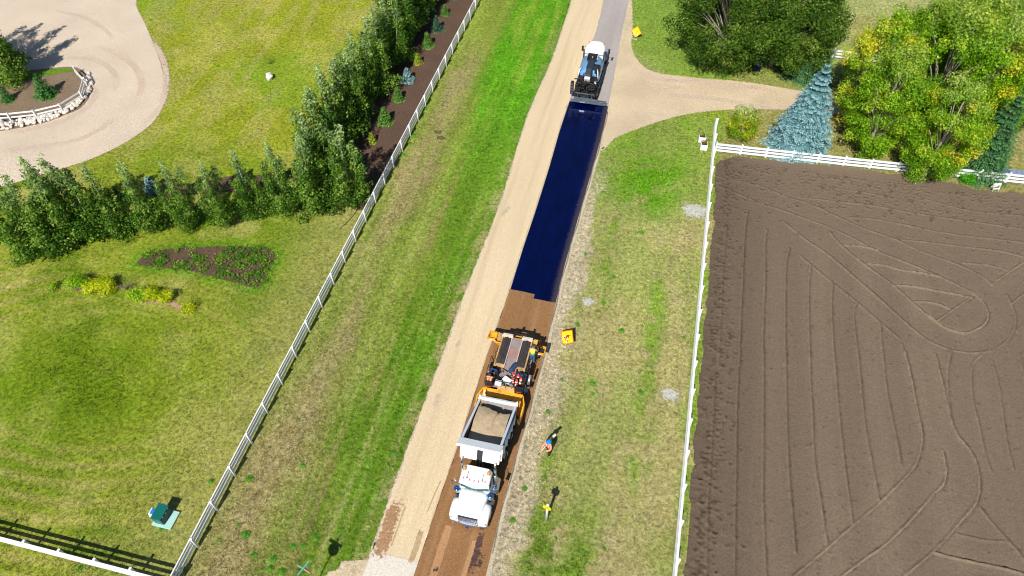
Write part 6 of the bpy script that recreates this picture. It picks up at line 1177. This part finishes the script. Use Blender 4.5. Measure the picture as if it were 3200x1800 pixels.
# stop sign with street-name blades, mostly below the picture edge
sgn = empty('street_sign', (-14.50, 11.45, 0), 'street sign post with green name blades at the bottom edge', 'sign')
MB().tube([(0, 0, 0),(0, 0, 2.75)], .035, 8).build('post', ALU, sgn)
MB().prism([(.38 * math.cos(R(22.5 + 45 * i)), 2.15 + .38 * math.sin(R(22.5 + 45 * i))) for i in range(8)], 'y', -.05, -.04).build('octagon_plate', mat('stop_red', lin(190, 20, 28), .45), sgn, (0, 0, 0),(0, 0, R(-20)))
BLD = mat('pale_green_blade', lin(120, 206, 190), .4, vary=.08)
for rz, z in ((R(72), 2.84),(R(-16), 2.66)): MB().box((0, 0, 0),(.92, .02, .17)).build('name_blade', BLD, sgn, (-.1, -.15, z),(0, 0, rz))
# transformer box
tf = empty('transformer_box', (-25.3, 13.05, 0), 'green electrical transformer box on a pale pad in the lawn', 'utility box', rot=(0, 0, R(0)))
MB().box((.17, -.1, .06),(1.3, 1.15, .12)).build('pad', mat('pale_green_pad', lin(166, 206, 196), .7, vary=.06), tf, bevel=.02)
TG = mat('green_enamel', lin(14, 100, 92), .4, vary=.06, coat=.2)
MB().box((.0, -.03, .46),(.62, .98, .72)).build('cabinet', TG, tf, bevel=.02); MB().box((.0, -.03, .84),(.68, 1.02, .05)).build('lid', TG, tf, bevel=.015)
MB().box((.33, -.03, .46),(.03, .92, .6)).build('door', mat('dark_green_door', lin(10, 48, 50), .5), tf)
for q in (-.3, 0, .28): MB().ball((.36, q, .78), .022, 6, 4).build('bolt', BAND, tf)
MB().box((-.62, .0, .26),(.5, .5, .5), taper=(.8, .85)).build('meter_pedestal', mat('white_pedestal', (.78, .80, .82), .45), tf, bevel=.02); MB().box((-.56, .0, .525),(.34, .36, .03)).build('pedestal_cover', mat('blue_cover', lin(50, 120, 190), .4), tf)
# planters by the field corner
for i, (x, y, lab) in enumerate(((4.78, 58.05, 'white planter box with yellow-green plants, further from the camera'),(5.02, 56.95, 'white planter box with dry plants, nearer the camera'))):
    p_ = empty('planter_box', (x, y, 0), lab, 'planter', 'white planters by the fence corner', (0, 0, R(4)))
    MB().box((0, 0, .3),(.62, .55, .6), taper=(1.08, 1.08)).build('tub', mat('white_tub', (.82, .82, .82), .5, vary=.02), p_, bevel=.02); MB().box((0, 0, .602),(.52, .45, .01)).build('soil', mat('potting_soil', lin(50, 40, 32), .9), p_)
    rs = np.random.RandomState(i); C = rs.normal(size=(90, 3)) * (.16, .14, .10) + (0, .02, .72); link_mesh('plant', leaf_mesh('plant', C, rs.normal(size=(90, 3)) + (0, 0, 1), .1 + .06 * rs.rand(90), np.array([lin(120, 130, 20) if i == 0 else lin(140, 112, 44)]) * (.6 + .8 * rs.rand(90, 1)), LEAF), p_)
# little folding barricade, roof panel, boulder, cable, post and bin under the big tree
bar = empty('folding_barricade', (30.45, 56.85, 0), 'small white folding barricade standing at the edge of the tilled field', 'barricade', rot=(0, 0, R(20)))
for k_, (dy, tz) in enumerate(((-.16, 1),(.34, 1))):
    for s in (-1, 1): MB().tube([(s * .27, dy, 0),(s * .27, .06, .92)], .03, 5).build('leg', WHITE, bar)
    for z in (.42, .78): MB().box((0, dy + (.06 - dy) * z / .92 + (-.03 if k_ == 0 else .03), z),(.62, .03, .14)).build('board', WHITE, bar)
rp_ = empty('corrugated_panel', (32.6, 59.45, 0), 'blue-grey corrugated metal panel behind the field fence at the right', 'panel')
for i in range(14): MB().box((-1.3 + .2 * i, 0, .45),(.19, .55, .03), rot=(R(20), R(8 if i % 2 else -8), 0)).build('sheet_rib', mat('corrugated_steel', lin(150, 170, 200), .4, .5), rp_)
for s in (-1, 1): MB().box((s * 1.1, 0, .2),(.1, .4, .4)).build('prop', DBARK, rp_)
def stone_mesh(seed, m, fl=.7):
    rs = np.random.RandomState(seed); bm = bmesh.new(); bmesh.ops.create_icosphere(bm, subdivisions=1, radius=.5)
    for v in bm.verts:
        v.co = Vector(v.co) * rs.uniform(.78, 1.18); v.co.z *= fl
    me = bpy.data.meshes.new('stone'); bm.to_mesh(me); bm.free(); me.materials.append(m); return me
STONES = [stone_mesh(i, mat(('pale_stone', 'cream_stone', 'grey_stone')[i % 3], (lin(214, 206, 196), lin(224, 212, 194), lin(176, 172, 168))[i % 3], .85, vary=.18, scale=3, bump=.4)) for i in range(9)]
bo = setp(link_mesh('boulder', stone_mesh(33, mat('white_rock', lin(226, 220, 212), .8, vary=.12, scale=2, bump=.4), .9), None, (*(-39.51, 58.04), .28),(R(20), R(12), R(25))), 'single white boulder lying in the upper lawn', 'boulder'); bo.scale = (.75, 1.05, .95)
rb = empty('stone_border', (*isl[3], 0), 'band of piled pale stones outside the low island fence', 'stone border')
outer = spline([(-58.55, 54.92),(-57.34, 53.73),(-56.3, 51.96),(-55.97, 50.51),(-56.1, 48.72),(-56.84, 47.35),(-57.65, 46.25),(-59.42, 44.94),(-60.92, 44.02),(-63.02, 43.34)], .2); inner = spline([(isl[1]), isl[2], isl[3], isl[4], isl[5], isl[6], isl[7]], .2)
rq = random.Random(21); o3 = isl[3]
for i in range(290):
    t = rq.random(); a = Vector(outer[int(t * (len(outer) - 1))]); bq = Vector(inner[int(t * (len(inner) - 1))]); u = rq.uniform(.02, .9); p = a.lerp(bq, u)
    s = rq.uniform(.22, .50); o = link_mesh('stone', STONES[rq.randrange(9)], rb, (p.x - o3[0], p.y - o3[1], .05 + .22 * u * rq.random() + s * .22),(rq.uniform(-.5, .5), rq.uniform(-.5, .5), rq.uniform(0, 6))); o.scale = (s * rq.uniform(.8, 1.3), s, s)
cbl = MB().tube([(x, y, .03) for x, y in spline([(-23.87, 43.71),(-23.58, 42.63),(-23.63, 41.39),(-23.82, 40.25),(-24.19, 39.2)], .3)], .02, 5); setp(cbl.build('black_hose', BLACK), 'thin black hose lying on the dry grass beside the long fence', 'hose')
vp = empty('sign_board', (6.02, 71.9, 0), 'tall narrow white board standing edge-on under the big round tree', 'board', rot=(0, 0, R(78)))
MB().box((0, 0, 1.0),(.95, .08, 1.3)).build('board', mat('bluish_white_board', lin(200, 214, 226), .5), vp, bevel=.02)
for s in (-.4, .4): MB().box((s, 0, .2),(.08, .07, .4)).build('leg', WHITE, vp)
bb = empty('blue_barrel', (9.8, 71.6, 0), 'dark blue barrel in the shade under the big round tree', 'barrel')
MB().loft([[(r_ * math.cos(a), r_ * math.sin(a), z) for a in np.linspace(0, 2 * math.pi, 17)[:-1]] for z, r_ in ((0, .27),(.05, .29),(.3, .29),(.33, .305),(.36, .29),(.6, .29),(.63, .305),(.66, .29),(.86, .29),(.9, .27))]).build('drum', mat('blue_drum', lin(26, 36, 150), .35), bb); MB().tube([(.1, .1, .9),(.1, .1, .93)], .04, 8).build('bung', BAND, bb)

# ------------------------------------------------------------------ weeds, litter, grass
WP = [lin(62, 128, 26), lin(88, 156, 34), lin(124, 182, 54)]
def weed_mesh(seed, n=150):
    rs = np.random.RandomState(seed); a = rs.rand(n) * 6.28; q = rs.rand(n) ** .6 * .3; z = .03 + .10 * rs.rand(n) * (1 - q / .34)
    C = np.stack([q * np.cos(a), q * np.sin(a), z], 1); N = np.stack([np.cos(a) * .5, np.sin(a) * .5, np.ones(n)], 1) + rs.normal(size=(n, 3)) * .4
    f = rs.rand(n, 1); K = np.array(WP[0]) * (1 - f) + np.array(WP[2]) * f
    return leaf_mesh('weed_clump', C, N, .10 + .08 * rs.rand(n), K, LEAF)
WM = [weed_mesh(81), weed_mesh(82), weed_mesh(83)]
WEEDS = [(-2.85, 33.72),(0.43, 33.98),(-0.96, 28.89),(-0.77, 28.03),(-3.56, 25.9),(5.03, 34.37),(-0.91, 39.15),(0.66, 44.6),(-3.49, 41.13),(2.48, 28.91),(-1.28, 36.33),(-3.12, 28.72),(-3.16, 48.84),(-0.95, 49.94),(-0.35, 50.25),(-0.9, 39.12),(-3.47, 41.08),(-2.93, 33.89),(-3.88, 20.04),(-3.55, 25.89),(-4.16, 17.83),(-1.33, 17.29),(0.38, 16.94),(1.64, 17.36),(-20.06, 21.38),(-18.35, 18.29),(-15.79, 40.98),(-12.87, 20.46),(-16.79, 13.14),(-17.51, 11.62),(-19.83, 13.18),(-20.59, 13.64),(-11.98, 31.51),(-22.09, 52.63),(-16.71, 13.21),(-16.18, 13.33),(-15.61, 13.97),(-14.28, 14.84),(-16.76, 11.61),(-15.32, 12.76),(-17.59, 12.17),(-22.16, 58.31),(-22.18, 56.89),(-22.09, 55.54),(-22.04, 52.63),(-22.04, 49.69),(-22.11, 51.34),(-16.96, 52.47),(-16.31, 52.28),(-21.32, 16.61),(-20.04, 13.21),(-21.3, 12.5),(-18.84, 12.12),(-23.64, 15.88),(-28.55, 9.01),(-25.1, 12.28),(-56.94, 68.59),(-45.92, 59.05),(-57.78, 65.69),(-40.41, 44.9)]
for i, (x, y) in enumerate(WEEDS):
    o = setp(link_mesh('weed_clump', WM[i % 3], None, (x, y, -.02),(0, 0, i * 1.3)), 'small bright green weed clump growing in the short grass', 'weed', 'weed clumps in the grass'); s = rr.uniform(.4, .85); o.scale = (s, s, s * .8)
    if x > -6: setp(o, 'small green weed clump on the verge right of the road', 'weed', 'weeds on the right verge')
    elif x > -20.5: setp(o, 'small green weed clump in the ditch between road and long fence', 'weed', 'weeds in the ditch')
    elif x > -22.6: setp(o, 'green weed clump at the foot of the long white fence', 'weed', 'weeds along the long fence')
    else: setp(o, 'small green weed clump in the mown lawn', 'weed', 'weeds in the lawn')
# weeds on the shaped bed and the lush fringe round it
rs = np.random.RandomState(91); C = []; K = []; S_ = []
bx0, bx1 = min(p[0] for p in BED), max(p[0] for p in BED); by0, by1 = min(p[1] for p in BED), max(p[1] for p in BED); cnt = 0
while cnt < 130:
    x, y = rs.uniform(bx0, bx1), rs.uniform(by0, by1)
    if not inside(BED, np.array([x]), np.array([y]))[0] or fbm(np.array([x * .6]), np.array([y * .6]), 4)[0] < .36: continue
    cnt += 1; n = rs.randint(18, 55); r_ = rs.uniform(.2, .6); d = rs.normal(size=(n, 3)) * (r_ * .5, r_ * .5, .07) + (x, y, .1); d[:, 2] = np.abs(d[:, 2]) + .03; C.append(d); t = rs.rand(); base = np.array(lin(62, 128, 34)) * (1 - t) + np.array(lin(140, 176, 50)) * t; K.append(base * (.6 + .7 * rs.rand(n, 1))); S_.append(.09 + .1 * rs.rand(n))
C = np.concatenate(C); setp(link_mesh('bed_weeds', leaf_mesh('bed_weeds', C, rs.normal(size=C.shape) + (0, 0, .9), np.concatenate(S_), np.concatenate(K), LEAF)), 'tangle of green weeds covering the shaped flower bed', 'weeds', kind='stuff')
# fallen yellow leaves
n = 1500; x = rs.uniform(5, 40, n); y = 57 + rs.normal(size=n) * 5.0; x[:250] = rs.uniform(-2, 12, 250); y[:250] = rs.uniform(66, 74, 250); x[250:330] = rs.uniform(-3, 5, 80); y[250:330] = rs.uniform(20, 60, 80)
K = np.where(rs.rand(n, 1) < .6, np.array([lin(222, 190, 110)]), np.array([lin(236, 170, 50)])) * (.7 + .5 * rs.rand(n, 1)); C = np.stack([x, y, np.full(n, .09)], 1)
setp(link_mesh('fallen_leaves', leaf_mesh('fallen_leaves', C, rs.normal(size=(n, 3)) * .3 + (0, 0, 1), .07 + .08 * rs.rand(n), np.clip(K, 0, 1), LEAF)), 'scattered fallen yellow leaves on soil and grass', 'leaves', kind='stuff')

# grass tufts, instanced on scattered points; each takes the colour of the sward it stands in
def tuft_object():
    rs = np.random.RandomState(7); m = MB()
    for i in range(9):
        a = rs.rand() * 6.28; q = rs.rand() * .09; l = rs.uniform(.05, .12); w = rs.uniform(.014, .026); lean = rs.uniform(.03, .10); b_ = a + rs.uniform(-.8, .8)
        bx_, by_ = q * math.cos(a), q * math.sin(a); px_, py_ = -math.sin(b_) * w, math.cos(b_) * w
        m.add([(bx_ - px_, by_ - py_, 0),(bx_ + px_, by_ + py_, 0),(bx_ + math.cos(b_) * lean, by_ + math.sin(b_) * lean, l)], [(0, 1, 2)])
    gm = bpy.data.materials.new('grass_blades'); gm.use_nodes = True; nt = gm.node_tree; p = nt.nodes['Principled BSDF']; p.inputs['Roughness'].default_value = .7; p.inputs['Specular IOR Level'].default_value = .15
    at = node(nt, 'ShaderNodeAttribute'); at.attribute_type = 'INSTANCER'; at.attribute_name = 'tcol'; nt.links.new(at.outputs['Color'], p.inputs['Base Color'])
    me = bpy.data.meshes.new('tuft'); me.from_pydata(m.v, [], m.f); me.materials.append(gm)
    return bpy.data.objects.new('tuft', me)
rs = np.random.RandomState(101); NT = 330000
# area of the lens' footprint, nearer ground sown thicker
ty = 8 + (92 - 8) * rs.rand(NT) ** 1.25; tx = rs.uniform(-78, 40, NT)
hx = ty * math.cos(R(13.26)) * 1.0; ok = (tx > -34 - (ty - 8) * .60) & (tx < 8 + (ty - 8) * .42)
xl, xr = xat(ROAD_L, ty), xat(ROAD_R, ty); ok &= ~((tx > xl - .25) & (tx < xr + .25))
for poly in (FIELD, BED, [(-22.75, 43),(-22.8, 108),(-29.0, 108),(-29.0, 47)], [(-65.12, 72.42),(-57.97, 64.77),(-53.63, 59.96),(-50.05, 55.47),(-48.29, 52.68),(-47.49, 49.97),(-47.47, 47.78),(-48.36, 45.09),(-49.98, 42.45),(-52.45, 40.04),(-55.66, 37.2),(-59.72, 34.64),(-66.64, 34.07),(-81.3, 45.25),(-89.79, 59.04),(-88.51, 68.93)], [(-4.18, 77.45),(-3.65, 72.54),(-2.36, 69.7),(-0.63, 68.44),(3.5, 68.45),(8.75, 68.82),(13.53, 68.58),(18.21, 68.49),(25.1, 68.81),(33.39, 69.56),(32.84, 66.51),(24.77, 65.83),(17.29, 65.3),(11.95, 64.77),(6.97, 63.53),(3.56, 62.13),(1.35, 60.7),(-1.47, 58.37),(-3.32, 56.44),(-4.19, 54.42),(-4.57, 58.65),(-5.01, 68.31)]): ok &= ~inside(poly, tx, ty)
ix = np.clip(((tx + 88) / .25).astype(int) + 5, 0, len(gx) - 1); iy = np.clip(((ty - 2) / .25).astype(int) + 5, 0, len(gy) - 1)
dryv = GC[iy, ix, 3]; ok &= rs.rand(NT) < np.clip(1.25 - dryv * 1.1, .25, 1)
tx, ty, ix, iy, dryv = tx[ok], ty[ok], ix[ok], iy[ok], dryv[ok]; n = len(tx)
mix_ = np.clip((dryv - .17) * 1.5 * rs.rand(n) * 1.4, 0, 1)[:, None]; straw = np.array([lin(182, 166, 116)])
tc_ = np.clip((GC[iy, ix, :3] * (1 - mix_) + straw * mix_) * (.55 + 1.1 * rs.rand(n, 1)), 0, 1)
pm = bpy.data.meshes.new('grass_tufts'); pm.vertices.add(n); pm.vertices.foreach_set('co', np.stack([tx, ty, np.full(n, -.035)], 1).astype(np.float32).ravel()); pm.update()
color_attr(pm, tc_, 'tcol')
sa = pm.attributes.new('scl', 'FLOAT', 'POINT'); sa.data.foreach_set('value', (np.where(tx < FENCE_X, .75, 1.0) * (.55 + .75 * rs.rand(n)) * (1.0 + .5 * (dryv < .1))).astype(np.float32))
ra = pm.attributes.new('rot', 'FLOAT_VECTOR', 'POINT'); rv = np.zeros((n, 3), np.float32); rv[:, 2] = rs.rand(n) * 6.28; ra.data.foreach_set('vector', rv.ravel())
go = setp(link_mesh('grass_tufts', pm), 'short grass tufts over the lawns and verges', 'grass', kind='stuff')
ng = bpy.data.node_groups.new('sow_tufts', 'GeometryNodeTree'); ng.interface.new_socket('Geometry', in_out='INPUT', socket_type='NodeSocketGeometry'); ng.interface.new_socket('Geometry', in_out='OUTPUT', socket_type='NodeSocketGeometry')
gi = ng.nodes.new('NodeGroupInput'); go_ = ng.nodes.new('NodeGroupOutput'); mp_ = ng.nodes.new('GeometryNodeMeshToPoints'); inst = ng.nodes.new('GeometryNodeInstanceOnPoints'); oi = ng.nodes.new('GeometryNodeObjectInfo'); oi.inputs['Object'].default_value = tuft_object(); oi.inputs['As Instance'].default_value = True
def named(nm, ty_): a = ng.nodes.new('GeometryNodeInputNamedAttribute'); a.data_type = ty_; a.inputs['Name'].default_value = nm; return a.outputs[0]
ng.links.new(gi.outputs[0], mp_.inputs['Mesh']); ng.links.new(mp_.outputs[0], inst.inputs['Points']); ng.links.new(oi.outputs['Geometry'], inst.inputs['Instance']); ng.links.new(named('scl', 'FLOAT'), inst.inputs['Scale']); ng.links.new(named('rot', 'FLOAT_VECTOR'), inst.inputs['Rotation']); ng.links.new(inst.outputs[0], go_.inputs[0])
go.modifiers.new('sow', 'NODES').node_group = ng
